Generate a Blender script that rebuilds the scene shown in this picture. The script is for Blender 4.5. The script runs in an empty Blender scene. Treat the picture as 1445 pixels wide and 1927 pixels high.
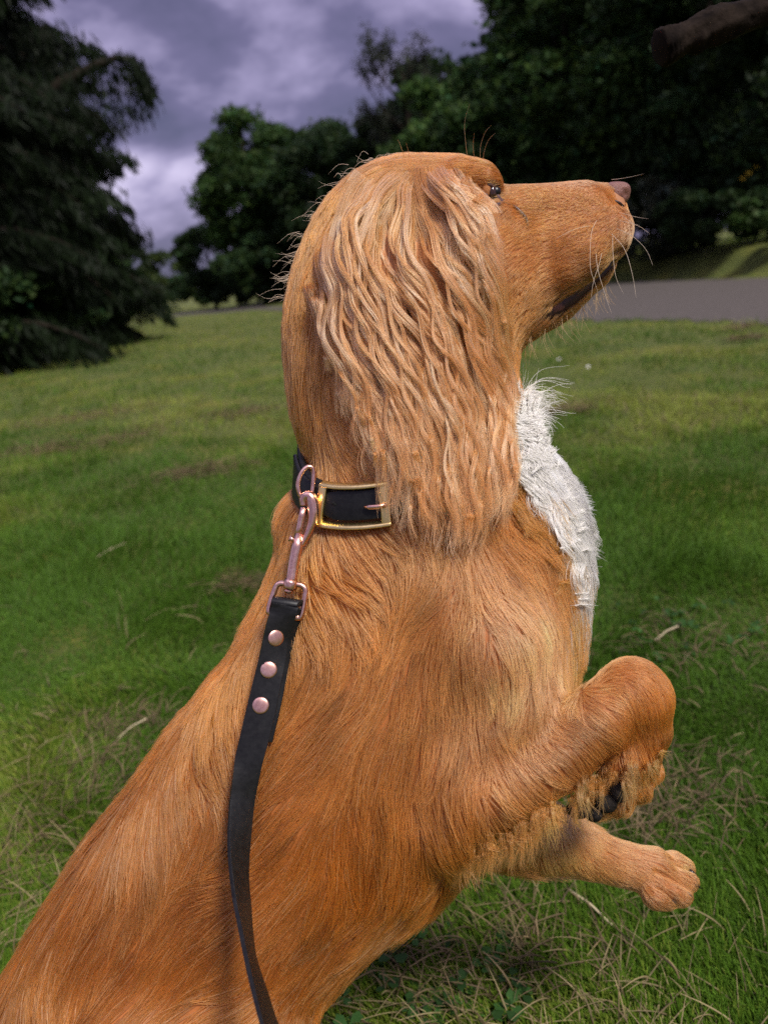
import bpy, math, random
import numpy as np
import openvdb
from mathutils import Vector, Matrix, kdtree
from mathutils.bvhtree import BVHTree

R = math.radians
rng = np.random.default_rng(7)
random.seed(7)
sc = bpy.context.scene
N_FUR = 640000
N_GRASS = 320000

# ------------------------------------------------------------------ camera
F = 1447.0                      # focal length in photo pixels (frame 1445 x 1927)
CX, CY = 722.5, 963.5
PITCH, ROLL = R(-17.3), R(7.0)
CAM = Vector((0, 0, 0.70))
fwd0 = Vector((0, math.cos(PITCH), math.sin(PITCH)))
right0 = Vector((1, 0, 0))
up0 = right0.cross(fwd0)
rt = (right0 * math.cos(ROLL) - up0 * math.sin(ROLL)).normalized()
up = (right0 * math.sin(ROLL) + up0 * math.cos(ROLL)).normalized()
fw = fwd0.normalized()
cam_d = bpy.data.cameras.new('camera')
cam = bpy.data.objects.new('camera', cam_d)
sc.collection.objects.link(cam)
cam.matrix_world = Matrix(((rt.x, up.x, -fw.x, CAM.x), (rt.y, up.y, -fw.y, CAM.y), (rt.z, up.z, -fw.z, CAM.z), (0, 0, 0, 1)))
cam_d.sensor_fit = 'VERTICAL'
cam_d.sensor_height = 24.0
cam_d.lens = 24.0 * F / 1927.0
cam_d.clip_start = 0.02
cam_d.clip_end = 400
cam_d.dof.use_dof = True
cam_d.dof.focus_distance = 0.53
cam_d.dof.aperture_fstop = cam_d.lens / 4.2
sc.camera = cam

# ------------------------------------------------------------------ light and exposure
SUN_EL, SUN_AZ = R(54), R(140)   # azimuth clockwise from +Y (view direction): behind the camera, right
w = bpy.data.worlds.new('World')
sc.world = w
w.use_nodes = True
nt = w.node_tree
nt.nodes.clear()
def N(tree, kind, **kw):
    n = tree.nodes.new(kind)
    for k, v in kw.items():
        if k in n.inputs.keys() if hasattr(n, 'inputs') else False:
            n.inputs[k].default_value = v
        else:
            setattr(n, k, v)
    return n
L = nt.links.new
geo = N(nt, 'ShaderNodeTexCoord')
sep = N(nt, 'ShaderNodeSeparateXYZ'); L(geo.outputs['Generated'], sep.inputs[0])
zc = N(nt, 'ShaderNodeMath', operation='ADD'); zc.inputs[1].default_value = 0.42; L(sep.outputs['Z'], zc.inputs[0])
zm = N(nt, 'ShaderNodeMath', operation='MAXIMUM'); zm.inputs[1].default_value = 0.12; L(zc.outputs[0], zm.inputs[0])
dv = N(nt, 'ShaderNodeVectorMath', operation='DIVIDE'); L(geo.outputs['Generated'], dv.inputs[0])
cb = N(nt, 'ShaderNodeCombineXYZ'); [L(zm.outputs[0], cb.inputs[i]) for i in range(3)]; L(cb.outputs[0], dv.inputs[1])
mpp = N(nt, 'ShaderNodeMapping'); mpp.inputs['Location'].default_value = (3.1, 1.7, 0); mpp.inputs['Scale'].default_value = (1.0, 1.1, 1.0); L(dv.outputs[0], mpp.inputs[0])
n1 = N(nt, 'ShaderNodeTexNoise'); n1.inputs['Scale'].default_value = 2.6; n1.inputs['Detail'].default_value = 7; n1.inputs['Roughness'].default_value = .52; n1.inputs['Distortion'].default_value = .1
L(mpp.outputs[0], n1.inputs['Vector'])
cr = N(nt, 'ShaderNodeValToRGB'); L(n1.outputs['Fac'], cr.inputs[0])
els = cr.color_ramp.elements
els[0].position = .34; els[0].color = (.075, .072, .140, 1)
els[1].position = .64; els[1].color = (.54, .48, .68, 1)
e = els.new(.46); e.color = (.135, .118, .225, 1)
e = els.new(.55); e.color = (.30, .262, .43, 1)
# overcast: the cloud deck is brighter towards the zenith
zr = N(nt, 'ShaderNodeMapRange'); zr.inputs['From Min'].default_value = .35; zr.inputs['From Max'].default_value = 1.0
zr.inputs['To Min'].default_value = 1.0; zr.inputs['To Max'].default_value = 2.0; L(sep.outputs['Z'], zr.inputs['Value'])
vm = N(nt, 'ShaderNodeVectorMath', operation='SCALE'); L(cr.outputs[0], vm.inputs[0]); L(zr.outputs[0], vm.inputs['Scale'])
sky = N(nt, 'ShaderNodeTexSky', sky_type='NISHITA'); sky.sun_disc = False; sky.sun_elevation = SUN_EL; sky.sun_rotation = SUN_AZ
bg1 = N(nt, 'ShaderNodeBackground'); bg1.inputs['Strength'].default_value = 0.05; L(sky.outputs[0], bg1.inputs['Color'])
bg2 = N(nt, 'ShaderNodeBackground'); bg2.inputs['Strength'].default_value = 0.50; L(vm.outputs[0], bg2.inputs['Color'])
mx = N(nt, 'ShaderNodeMixShader'); mx.inputs[0].default_value = 0.93; L(bg1.outputs[0], mx.inputs[1]); L(bg2.outputs[0], mx.inputs[2])
wo = N(nt, 'ShaderNodeOutputWorld'); L(mx.outputs[0], wo.inputs['Surface'])

sd = bpy.data.lights.new('sun', 'SUN'); sd.energy = 1.5; sd.angle = R(11); sd.color = (1, .95, .87)
sun = bpy.data.objects.new('sun', sd); sc.collection.objects.link(sun)
sdir = Vector((math.sin(SUN_AZ) * math.cos(SUN_EL), math.cos(SUN_AZ) * math.cos(SUN_EL), math.sin(SUN_EL)))
sun.rotation_euler = sdir.to_track_quat('Z', 'Y').to_euler()
sun.location = (0, 0, 30)
vs = sc.view_settings
vs.view_transform = 'Standard'; vs.look = 'None'; vs.gamma = 1; vs.use_curve_mapping = False
vs.exposure = 1.38
try:
    sc.cycles_curves.shape = 'RIBBONS'
    sc.cycles.max_bounces = 8; sc.cycles.diffuse_bounces = 3; sc.cycles.glossy_bounces = 3; sc.cycles.transmission_bounces = 6
    sc.cycles.use_denoising = False
    sc.cycles.caustics_reflective = False; sc.cycles.caustics_refractive = False
except Exception: pass

# ------------------------------------------------------------------ helpers
COL = sc.collection
rtA, upA, fwA, camA = (np.array(x[:]) for x in (rt, up, fw, CAM))
def ray(px, py):
    d = rt * ((px - CX) / F) + up * (-(py - CY) / F) + fw
    return d.normalized()
def ground_pt(px, py, z=0.0):
    d = ray(px, py); t = (z - CAM.z) / d.z
    return CAM + d * t
D0 = 0.57
K = D0 / F
def dog3(a):
    """dog space (u, v, w): pixels at the distance of the dog, depth w in the same unit -> world"""
    a = np.asarray(a, float)
    return camA + np.outer((a[..., 0] - CX).ravel() * K, rtA) + np.outer(-(a[..., 1] - CY).ravel() * K, upA) + np.outer((D0 + a[..., 2].ravel() * K), fwA)
def seen(px, py, w):
    """dog-space point seen at photo pixel (px, py) when it lies at depth w"""
    s = (D0 + w * K) / D0
    return (CX + (px - CX) * s, CY + (py - CY) * s, w)
def pw(px, py, w):
    return Vector(dog3([seen(px, py, w)])[0])
def project(P):
    q = P - camA
    z = q @ fwA
    return np.stack([CX + F * (q @ rtA) / z, CY - F * (q @ upA) / z], 1), z

def tag(o, label=None, cat=None, group=None, kind=None):
    if label: o['label'] = label
    if cat: o['category'] = cat
    if group: o['group'] = group
    if kind: o['kind'] = kind
    return o
def empty(name, loc=(0, 0, 0)):
    o = bpy.data.objects.new(name, None); o.location = loc; o.empty_display_size = .1
    COL.objects.link(o); return o
def link(name, data, parent=None, mat=None):
    o = bpy.data.objects.new(name, data)
    COL.objects.link(o)
    if mat is not None:
        for m in (mat if isinstance(mat, (list, tuple)) else [mat]): data.materials.append(m)
    if parent is not None:
        o.parent = parent
        o.matrix_parent_inverse = Matrix.Translation(parent.location).inverted()
    return o
def mesh_np(name, V, Fc, smooth=True):
    me = bpy.data.meshes.new(name)
    V = np.ascontiguousarray(V, np.float32); Fc = np.ascontiguousarray(Fc, np.int32)
    n, k = Fc.shape
    me.vertices.add(len(V)); me.vertices.foreach_set('co', V.ravel())
    me.loops.add(n * k); me.loops.foreach_set('vertex_index', Fc.ravel())
    me.polygons.add(n); me.polygons.foreach_set('loop_start', np.arange(0, n * k, k, dtype=np.int32))
    try: me.polygons.foreach_set('loop_total', np.full(n, k, np.int32))
    except Exception: pass
    me.polygons.foreach_set('use_smooth', np.full(n, smooth))
    me.update(calc_edges=True)
    return me
def attr(data, name, typ, dom, arr):
    a = data.attributes.new(name, typ, dom)
    a.data.foreach_set('color' if 'COLOR' in typ else 'value', np.ascontiguousarray(arr, np.float32).ravel())
def curves(name, P, Rad, Colr, parent, mat):
    """P (n,k,3) points, Rad (n,k) radii, Colr (n,3): one hair-curves object"""
    n, k, _ = P.shape
    hc = bpy.data.hair_curves.new(name)
    hc.add_curves([k] * n)
    hc.attributes['position'].data.foreach_set('vector', np.ascontiguousarray(P, np.float32).ravel())
    attr(hc, 'radius', 'FLOAT', 'POINT', Rad)
    attr(hc, 'tint', 'FLOAT_COLOR', 'CURVE', np.concatenate([Colr, np.ones((n, 1))], 1))
    return link(name, hc, parent, mat)
def ngrid(s):   # smooth coherent noise, vectorised
    r = np.random.default_rng(s)
    k = r.normal(size=(14, 3)); ph = r.uniform(0, 6.28, 14)
    def f(P, scale):
        return np.sin(P @ k.T / scale + ph).sum(1) / 3.2
    return f
NZ = [ngrid(i + 40) for i in range(8)]

def mat(name, color=(.5, .5, .5), rough=.6, metal=0, **kw):
    m = bpy.data.materials.new(name); m.use_nodes = True
    b = m.node_tree.nodes['Principled BSDF']
    b.inputs['Base Color'].default_value = (*color, 1)
    b.inputs['Roughness'].default_value = rough
    b.inputs['Metallic'].default_value = metal
    for k, v in kw.items(): b.inputs[k.replace('_', ' ')].default_value = v
    return m
def noise_mat(name, c1, c2, scale, rough=.8, bump=0, detail=6, metal=0, lo=.35, hi=.65, rrange=None, **kw):
    m = mat(name, c1, rough, metal, **kw); t = m.node_tree; b = t.nodes['Principled BSDF']
    tc = t.nodes.new('ShaderNodeTexCoord'); nz = t.nodes.new('ShaderNodeTexNoise')
    nz.inputs['Scale'].default_value = scale; nz.inputs['Detail'].default_value = detail; nz.inputs['Roughness'].default_value = .65
    t.links.new(tc.outputs['Object'], nz.inputs['Vector'])
    rp = t.nodes.new('ShaderNodeValToRGB'); rp.color_ramp.elements[0].position = lo; rp.color_ramp.elements[1].position = hi
    rp.color_ramp.elements[0].color = (*c1, 1); rp.color_ramp.elements[1].color = (*c2, 1)
    t.links.new(nz.outputs['Fac'], rp.inputs[0]); t.links.new(rp.outputs[0], b.inputs['Base Color'])
    if bump:
        bp = t.nodes.new('ShaderNodeBump'); bp.inputs['Strength'].default_value = bump; bp.inputs['Distance'].default_value = .002
        t.links.new(nz.outputs['Fac'], bp.inputs['Height']); t.links.new(bp.outputs[0], b.inputs['Normal'])
    if rrange:
        mr = t.nodes.new('ShaderNodeMapRange'); mr.inputs['To Min'].default_value = rrange[0]; mr.inputs['To Max'].default_value = rrange[1]
        t.links.new(nz.outputs['Fac'], mr.inputs['Value']); t.links.new(mr.outputs[0], b.inputs['Roughness'])
    return m
# ------------------------------------------------------------------ ground and path
def sstep(a, b, x):
    t = np.clip((x - a) / (b - a), 0, 1); return t * t * (3 - 2 * t)
# centre line of the path, from photo rows on flat ground
PN = [ground_pt(x, y) for x, y in ((1900, 602), (1445, 606), (1250, 604), (1070, 603), (800, 600), (540, 586), (490, 583))]
PF = [ground_pt(x, y) for x, y in ((1900, 512), (1445, 523), (1250, 529), (1150, 534), (800, 566), (540, 577), (490, 577))]
def dense(pts, n=12):
    out = []
    for i in range(len(pts) - 1):
        p0, p1, p2, p3 = pts[max(i-1, 0)], pts[i], pts[i+1], pts[min(i+2, len(pts)-1)]
        for k in range(n):
            t = k / n
            out.append(.5 * ((2*p1) + (p2-p0)*t + (2*p0-5*p1+4*p2-p3)*t*t + (3*p1-p0-3*p2+p3)*t**3))
    out.append(pts[-1]); return out
PNd, PFd = np.array([v[:2] for v in dense(PN)]), np.array([v[:2] for v in dense(PF)])
PNd = np.concatenate([[PNd[0] + (26, .4)], PNd, [PNd[-1] + (-4, 5)]]); PFd = np.concatenate([[PFd[0] + (26, .1)], PFd, [PFd[-1] + (-4, 6)]])
PNd_o = PNd[np.argsort(PNd[:, 0])]
PFd_o = PFd[np.argsort(PFd[:, 0])]
def height(x, y):
    """gentle lumps and the bank that rises beyond the path on the right"""
    fy = np.interp(x, PFd_o[:, 0], PFd_o[:, 1])
    beyond = y - fy
    bank = .42 * sstep(.3, 4.5, beyond) * sstep(-6, 3, x) * sstep(.5, 3, y)
    q = np.stack([x, y, 0 * x], 1)
    lump = .012 * NZ[0](q, .9) * sstep(1.0, 3.0, np.hypot(x, y))
    ny_ = np.interp(x, PNd_o[:, 0], PNd_o[:, 1])
    return bank + lump * (1 - sstep(-.9, -.3, y - ny_) * (1 - sstep(.3, .9, beyond)))
xs = np.concatenate([-np.geomspace(170, 14, 30), np.linspace(-13.6, 13.6, 137), np.geomspace(14, 170, 30)])
ys = np.concatenate([np.linspace(-40, -2, 12), np.linspace(-1.6, 26, 139), np.geomspace(27, 260, 30)])
GX, GY = np.meshgrid(xs, ys)
GZ = height(GX.ravel(), GY.ravel())
nx, ny = len(xs), len(ys)
ii = np.arange(nx * ny).reshape(ny, nx)
gf = np.stack([ii[:-1, :-1].ravel(), ii[:-1, 1:].ravel(), ii[1:, 1:].ravel(), ii[1:, :-1].ravel()], 1)
gm = mesh_np('ground', np.stack([GX.ravel(), GY.ravel(), GZ], 1), gf)
# lawn soil-and-thatch material
ml = bpy.data.materials.new('lawn_ground'); ml.use_nodes = True; t = ml.node_tree; b = t.nodes['Principled BSDF']; b.inputs['Roughness'].default_value = .95
tc = t.nodes.new('ShaderNodeTexCoord')
def tn(scale, det=5, vec=None, dist=0, rough=.6):
    n = t.nodes.new('ShaderNodeTexNoise'); n.inputs['Scale'].default_value = scale; n.inputs['Detail'].default_value = det; n.inputs['Distortion'].default_value = dist; n.inputs['Roughness'].default_value = rough
    t.links.new(vec or tc.outputs['Object'], n.inputs['Vector']); return n
def ramp(src, stops):
    r = t.nodes.new('ShaderNodeValToRGB'); e = r.color_ramp.elements
    e[0].position, e[0].color = stops[0][0], (*stops[0][1], 1); e[1].position, e[1].color = stops[-1][0], (*stops[-1][1], 1)
    for p, c in stops[1:-1]:
        q = e.new(p); q.color = (*c, 1)
    t.links.new(src, r.inputs[0]); return r
a1 = tn(55, 8, rough=.75); a2 = tn(1.6, 6, dist=.4)
r1 = ramp(a1.outputs['Fac'], [(.33, (.028, .036, .007)), (.5, (.080, .105, .014)), (.68, (.17, .185, .036))])
r2 = ramp(a2.outputs['Fac'], [(.40, (1, 1, 1)), (.56, (1.2, 1.1, .9)), (.68, (2.0, 1.5, 1.1))])
mxm = t.nodes.new('ShaderNodeMixRGB'); mxm.blend_type = 'MULTIPLY'; mxm.inputs[0].default_value = 1
t.links.new(r1.outputs[0], mxm.inputs[1]); t.links.new(r2.outputs[0], mxm.inputs[2]); t.links.new(mxm.outputs[0], b.inputs['Base Color'])
bp = t.nodes.new('ShaderNodeBump'); bp.inputs['Strength'].default_value = .8; bp.inputs['Distance'].default_value = .02
t.links.new(a1.outputs['Fac'], bp.inputs['Height']); t.links.new(bp.outputs[0], b.inputs['Normal'])
ground = link('ground', gm, None, ml); tag(ground, kind='structure')

# path: gravelly asphalt ribbon with a slightly ragged edge
V = []; nA = len(PNd); nc = 9
for i in range(nA):
    a, c = PNd[i], PFd[i]
    j0, j1 = rng.normal(0, .035, 2)
    for k in range(nc):
        s = k / (nc - 1); s2 = s + (j0 if k == 0 else j1 if k == nc - 1 else 0) * .6
        x, y = a + (c - a) * s2
        V.append((x, y, .006 + .02 * math.sin(math.pi * s)))
V = np.array(V); V[:, 2] += np.maximum(0, height(V[:, 0], V[:, 1]))
ii = np.arange(nA * nc).reshape(nA, nc)
pf = np.stack([ii[:-1, :-1].ravel(), ii[1:, :-1].ravel(), ii[1:, 1:].ravel(), ii[:-1, 1:].ravel()], 1)
mp = noise_mat('path_asphalt', (.042, .035, .028), (.115, .097, .080), 45, .9, bump=.5, detail=8)
path = link('path', mesh_np('path', V, pf), None, mp); tag(path, kind='structure')
# ------------------------------------------------------------------ dog: body volume
SIL = [(1165,343),(1180,352),(1183,366),(1181,384),(1186,402),(1186,432),(1176,458),(1161,477),(1161,495),(1143,524),(1110,552),(1062,598),(1012,626),(978,648),
 (966,700),(972,745),(997,803),(1037,878),(1083,957),(1099,1040),(1098,1110),(1093,1190),(1080,1290),(1060,1400),(1010,1490),(940,1560),(900,1600),(868,1640),(800,1700),(720,1760),
 (650,1815),(600,1880),(560,1960),(500,2060),(420,2150),(330,2210),(200,2230),(60,2200),(-60,2120),(-110,2040),(-70,1950),(0,1862),(55,1775),(122,1660),(210,1532),(288,1432),(342,1352),
 (398,1292),(432,1248),(470,1182),(498,1130),(514,1085),(524,1035),(527,985),(540,950),(566,912),(590,884),(574,848),(552,780),(541,700),(539,620),(548,540),(564,478),(594,410),(642,348),
 (702,308),(772,294),(830,293),(880,298),(910,305),(928,322),(945,356),(985,362),(1040,354),(1100,345),(1140,341)]
def smooth_poly(P, n=6):
    P = np.array(P, float); out = []
    m = len(P)
    for i in range(m):
        p0, p1, p2, p3 = P[i-1], P[i], P[(i+1) % m], P[(i+2) % m]
        for k in range(n):
            t_ = k / n
            out.append(.5 * ((2*p1) + (p2-p0)*t_ + (2*p0-5*p1+4*p2-p3)*t_*t_ + (3*p1-p0-3*p2+p3)*t_**3))
    return np.array(out)
def inside(P, X, Y):
    c = np.zeros(X.shape, bool); m = len(P)
    for i in range(m):
        x0, y0 = P[i-1]; x1, y1 = P[i]
        if y0 == y1: continue
        h = ((y0 > Y) != (y1 > Y)) & (X < (x1 - x0) * (Y - y0) / (y1 - y0) + x0)
        c ^= h
    return c
STEP = 6.0
U0, U1, V0, V1, W0, W1 = -330, 1380, 250, 2640, -300, 300
us = np.arange(U0, U1, STEP); vv = np.arange(V0, V1, STEP); ws = np.arange(W0, W1, STEP)
UU, VV = np.meshgrid(us, vv, indexing='ij')
silP = smooth_poly(SIL)
def poisson(mask, iters=900):
    """inflate a mask: solve lap(phi) = -2 inside, 0 outside, coarse to fine"""
    lv = [mask]
    while min(lv[-1].shape) > 40:
        m = lv[-1]; lv.append(m[:m.shape[0]//2*2:2, :m.shape[1]//2*2:2])
    phi = np.zeros(lv[-1].shape); h = STEP * 2 ** (len(lv) - 1)
    for m in lv[::-1]:
        if phi.shape != m.shape:
            phi = np.kron(phi, np.ones((2, 2)))
            phi = np.pad(phi, ((0, m.shape[0]-phi.shape[0]), (0, m.shape[1]-phi.shape[1])), mode='edge')
        for _ in range(iters):
            q = np.zeros_like(phi)
            q[1:-1, 1:-1] = .25 * (phi[:-2, 1:-1] + phi[2:, 1:-1] + phi[1:-1, :-2] + phi[1:-1, 2:] + 2 * h * h)
            phi = q * m
        h /= 2
    return phi
def blur2(a, k):
    for _ in range(k):
        a = np.pad(a, 1, mode='edge')
        a = (a[:-2, 1:-1] + a[2:, 1:-1] + a[1:-1, :-2] + a[1:-1, 2:] + 2 * a[1:-1, 1:-1]) / 6
    return a
inm = inside(silP, UU, VV)
phi = poisson(inm) * .46
# continue phi outside with a negative slope so that the outline stays smooth
out = poisson(~inm & True, 60)
phi = np.where(inm, phi, -np.sqrt(out + 1e-6) * 14 - 60)
phi = blur2(phi, 2)
gx, gy = np.gradient(phi, STEP)
W3 = ws[None, None, :]
# the rear end swings a little towards the viewer, the head a little away
cen = 18 - 30 * np.clip((VV - 1300) / 700, 0, 1)
d = (W3 - cen[..., None]) ** 2 - phi[..., None]
body = (d / np.sqrt((gx**2 + gy**2)[..., None] + 4 * (W3 - cen[..., None])**2 + 60.0**2)).astype(np.float32)
del d
def smin(a, b_, k):
    h = np.clip(.5 + .5 * (b_ - a) / k, 0, 1)
    return b_ + (a - b_) * h - k * h * (1 - h)
def local(pts, pad=70):
    P = np.array(pts)
    r = P[:, 3].max() + pad
    lo = P[:, :3].min(0) - r; hi = P[:, :3].max(0) + r
    i0, i1 = np.searchsorted(us, [lo[0], hi[0]]); j0, j1 = np.searchsorted(vv, [lo[1], hi[1]]); k0, k1 = np.searchsorted(ws, [lo[2], hi[2]])
    return (slice(i0, i1), slice(j0, j1), slice(k0, k1))
def cone_sdf(sl, a, b_):
    x = us[sl[0]][:, None, None]; y = vv[sl[1]][None, :, None]; z = ws[sl[2]][None, None, :]
    ab = np.array(b_[:3]) - np.array(a[:3]); L2 = (ab ** 2).sum() + 1e-6
    t_ = np.clip(((x - a[0]) * ab[0] + (y - a[1]) * ab[1] + (z - a[2]) * ab[2]) / L2, 0, 1)
    return (np.sqrt((x - a[0] - ab[0]*t_)**2 + (y - a[1] - ab[1]*t_)**2 + (z - a[2] - ab[2]*t_)**2) - (a[3] + (b_[3] - a[3]) * t_)).astype(np.float32)
def S(px, py, w_, r):
    u, v, w2 = seen(px, py, w_); s = (D0 + w_ * K) / D0
    return (u, v, w2, r * s)
def limb(chain, k=30, own=14, sub=False):
    pts = [S(*c) for c in chain]
    sl = local(pts)
    dd = None
    if len(pts) == 1: dd = cone_sdf(sl, pts[0], pts[0])
    for a, b_ in zip(pts, pts[1:]):
        e_ = cone_sdf(sl, a, b_); dd = e_ if dd is None else smin(dd, e_, own)
    if sub: body[sl] = -smin(-body[sl], dd, k)
    else: body[sl] = smin(body[sl], dd, k)
# shoulder blade and upper arm, near side
limb([(840, 1130, -95, 95), (930, 1230, -110, 95), (960, 1330, -112, 88), (880, 1480, -125, 72), (838, 1540, -120, 56)], 60, 30)
# near foreleg: forearm, wrist, folded paw
limb([(845, 1540, -125, 56), (930, 1490, -150, 56), (1050, 1420, -165, 55), (1130, 1350, -172, 57), (1190, 1300, -172, 56), (1204, 1312, -170, 56)], 26)
limb([(1200, 1325, -170, 54), (1212, 1372, -164, 42), (1186, 1428, -156, 42), (1165, 1452, -152, 36)], 18)
for tx, ty, tw, tr in ((1226, 1452, -150, 17), (1198, 1484, -160, 20), (1164, 1506, -166, 21), (1124, 1512, -158, 20)):
    limb([(1184, 1440, -154, 24), ((tx + 1184) / 2, (ty + 1440) / 2 + 6, tw, 20), (tx, ty, tw, tr)], 6, 8)
for q in ([(1205, 1440, -186, 5), (1216, 1476, -180, 6)], [(1180, 1455, -190, 5), (1184, 1504, -190, 6)], [(1150, 1460, -188, 5), (1144, 1516, -190, 6)]):
    limb(q, 6, sub=True)
# far foreleg reaching forward
limb([(930, 1540, 20, 80), (1020, 1575, 45, 58), (1100, 1602, 70, 41), (1180, 1628, 82, 34), (1225, 1640, 84, 42)], 26)
for tx, ty, tw, tr in ((1284, 1632, 110, 22), (1290, 1652, 88, 24), (1278, 1676, 66, 26), (1252, 1684, 50, 24)):
    limb([(1228, 1642, 84, 32), (tx - 18, ty - 2, tw, tr), (tx, ty + 4, tw, tr * .85)], 7, 8)
# thighs and hind legs down to the grass
for side in (-1, 1):
    wv = 105 * side - 20
    limb([(260, 1990, wv, 130), (430, 2000, wv - 10 * side, 120), (520, 2040, wv, 75)], 60, 40)
    u_, v_ = 360, 2330
    gz = (-D0 * fw.z - CAM.z)
    limb([(520, 2050, wv, 68), (400, 2180, wv, 48), (250, 2290, wv, 36)], 20)
    # hind foot: place the sole on the ground
    def vground(u, w_):
        base = CAM.z + (u - CX) * K * rt.z + (D0 + w_ * K) * fw.z
        return CY + base / (K * up.z)
    wq = wv
    def D(u, w_, r): return (u, vground(u, w_) - r * .93, w_, r)
    hock = (*seen(250, 2290, wq)[:2], wq, 36)
    chain = [hock, D(330, wq, 30), D(400, wq, 32), D(440, wq, 26)]
    sl = local(chain); dd = None
    for a, b_ in zip(chain, chain[1:]):
        e_ = cone_sdf(sl, a, b_); dd = e_ if dd is None else smin(dd, e_, 14)
    body[sl] = smin(body[sl], dd, 20)
# head details: brow, cheek, lip, muzzle pad
limb([(872, 328, -58, 26), (908, 330, -62, 20)], 30)
limb([(880, 450, -70, 46), (930, 520, -66, 40)], 46)
limb([(1070, 470, -46, 44), (1140, 430, -44, 36)], 34)
limb([(985, 395, -34, 34), (1100, 385, -28, 34)], 34)
limb([(938, 408, -66, 22), (965, 430, -62, 20)], 26)
# eye socket, tear line, mouth slot
limb([(930, 366, -108, 24)], 10, sub=True)
limb([(942, 378, -100, 6), (966, 390, -96, 5), (990, 414, -92, 4)], 10, sub=True)
for q in ([(1250, 1618, 74, 7), (1312, 1648, 92, 8)], [(1236, 1640, 46, 8), (1306, 1678, 58, 9)], [(1228, 1662, 34, 6), (1280, 1706, 40, 7)]):
    limb(q, 6, sub=True)
for q in ([(1098, 420, -92, 7), (1150, 411, -84, 6)], [(1100, 440, -92, 7), (1155, 430, -80, 6)], [(1106, 402, -84, 6), (1124, 392, -78, 5)], [(1148, 392, -62, 5), (1178, 396, -46, 5)], [(1120, 462, -92, 6), (1158, 448, -78, 5)]):
    limb(q, 9, sub=True)
limb([(892, 330, -70, 20), (914, 334, -76, 16), (930, 345, -74, 10)], 14)
limb([(918, 396, -96, 14), (950, 400, -88, 12)], 14)
limb([(900, 334, -66, 18), (922, 345, -66, 13)], 16)
limb([(1030, 522, -44, 14), (1066, 510, -58, 20), (1108, 484, -60, 25), (1146, 450, -48, 26), (1156, 432, -40, 22)], 34)
limb([(1028, 584, -112, 8), (1058, 562, -108, 10), (1110, 524, -100, 11), (1142, 492, -90, 10), (1168, 470, -60, 9)], 7, 6, sub=True)
limb([(1040, 578, -40, 7), (1110, 524, -30, 9), (1166, 474, -10, 8)], 7, 6, sub=True)
# skull behind the brow dips a little; crease between shoulder and forearm
limb([(1062, 1335, -262, 6), (1000, 1400, -262, 10), (930, 1470, -260, 10)], 22, sub=True)
# collar presses the coat in
body_raw = body
body = np.clip(body, -14, 14)
g = openvdb.FloatGrid(14.0)
g.copyFromArray(np.ascontiguousarray(body, np.float32))
bp_, bq = g.convertToQuads(0.0)
bq = bq[:, ::-1].astype(np.int32)
duv = bp_ * STEP + np.array([U0, V0, W0])
BV = dog3(duv)
bme = mesh_np('body', BV, bq)
def vnormals(me):
    n = np.empty(len(me.vertices) * 3, np.float32); me.vertex_normals.foreach_get('vector', n); return n.reshape(-1, 3)
# light smoothing
ed = np.empty(len(bme.edges) * 2, np.int32); bme.edges.foreach_get('vertices', ed); ed = ed.reshape(-1, 2)
deg = np.bincount(ed.ravel(), minlength=len(BV))[:, None]
for _ in range(3):
    acc = np.zeros_like(BV); 
    for ax in range(3):
        acc[:, ax] = np.bincount(ed[:, 0], BV[ed[:, 1], ax], len(BV)) + np.bincount(ed[:, 1], BV[ed[:, 0], ax], len(BV))
    BV = BV * .5 + .5 * acc / np.maximum(deg, 1)
bme.vertices.foreach_set('co', BV.astype(np.float32).ravel()); bme.update()
BN = vnormals(bme)
if ((BN * (camA - BV)).sum(1) > 0).mean() < .2: print('NORMALS?')
print('body verts', len(BV))
bvh = BVHTree.FromPolygons([tuple(v) for v in BV], [tuple(q) for q in bq.tolist()])
def hit(px, py):
    h = bvh.ray_cast(CAM, ray(px, py))
    return (h[0], h[1]) if h[0] is not None else (None, None)
# ------------------------------------------------------------------ fur
def hair_mat(name, rough=.30, radial=.5, tipgain=1.18, rootgain=.60, mixf=.72):
    m = bpy.data.materials.new(name); m.use_nodes = True; t_ = m.node_tree; t_.nodes.clear()
    o = t_.nodes.new('ShaderNodeOutputMaterial')
    at = t_.nodes.new('ShaderNodeAttribute'); at.attribute_name = 'tint'
    hi = t_.nodes.new('ShaderNodeHairInfo')
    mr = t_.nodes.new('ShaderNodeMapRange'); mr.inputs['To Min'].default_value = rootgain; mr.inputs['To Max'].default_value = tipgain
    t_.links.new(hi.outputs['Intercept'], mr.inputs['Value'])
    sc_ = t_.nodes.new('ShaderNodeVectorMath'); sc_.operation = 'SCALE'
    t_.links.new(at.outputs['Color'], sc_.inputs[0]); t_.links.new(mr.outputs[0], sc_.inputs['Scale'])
    pb = t_.nodes.new('ShaderNodeBsdfPrincipled'); pb.inputs['Roughness'].default_value = .5
    pb.inputs['Specular IOR Level'].default_value = .25
    t_.links.new(sc_.outputs[0], pb.inputs['Base Color'])
    h = t_.nodes.new('ShaderNodeBsdfHairPrincipled')
    h.model = 'CHIANG'; h.parametrization = 'COLOR'
    h.inputs['Roughness'].default_value = rough; h.inputs['Radial Roughness'].default_value = radial
    h.inputs['Random Roughness'].default_value = .2
    t_.links.new(sc_.outputs[0], h.inputs['Color'])
    mx_ = t_.nodes.new('ShaderNodeMixShader'); mx_.inputs[0].default_value = mixf
    t_.links.new(pb.outputs[0], mx_.inputs[1]); t_.links.new(h.outputs[0], mx_.inputs[2])
    t_.links.new(mx_.outputs[0], o.inputs['Surface'])
    return m
M_fur = hair_mat('golden_fur')
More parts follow.
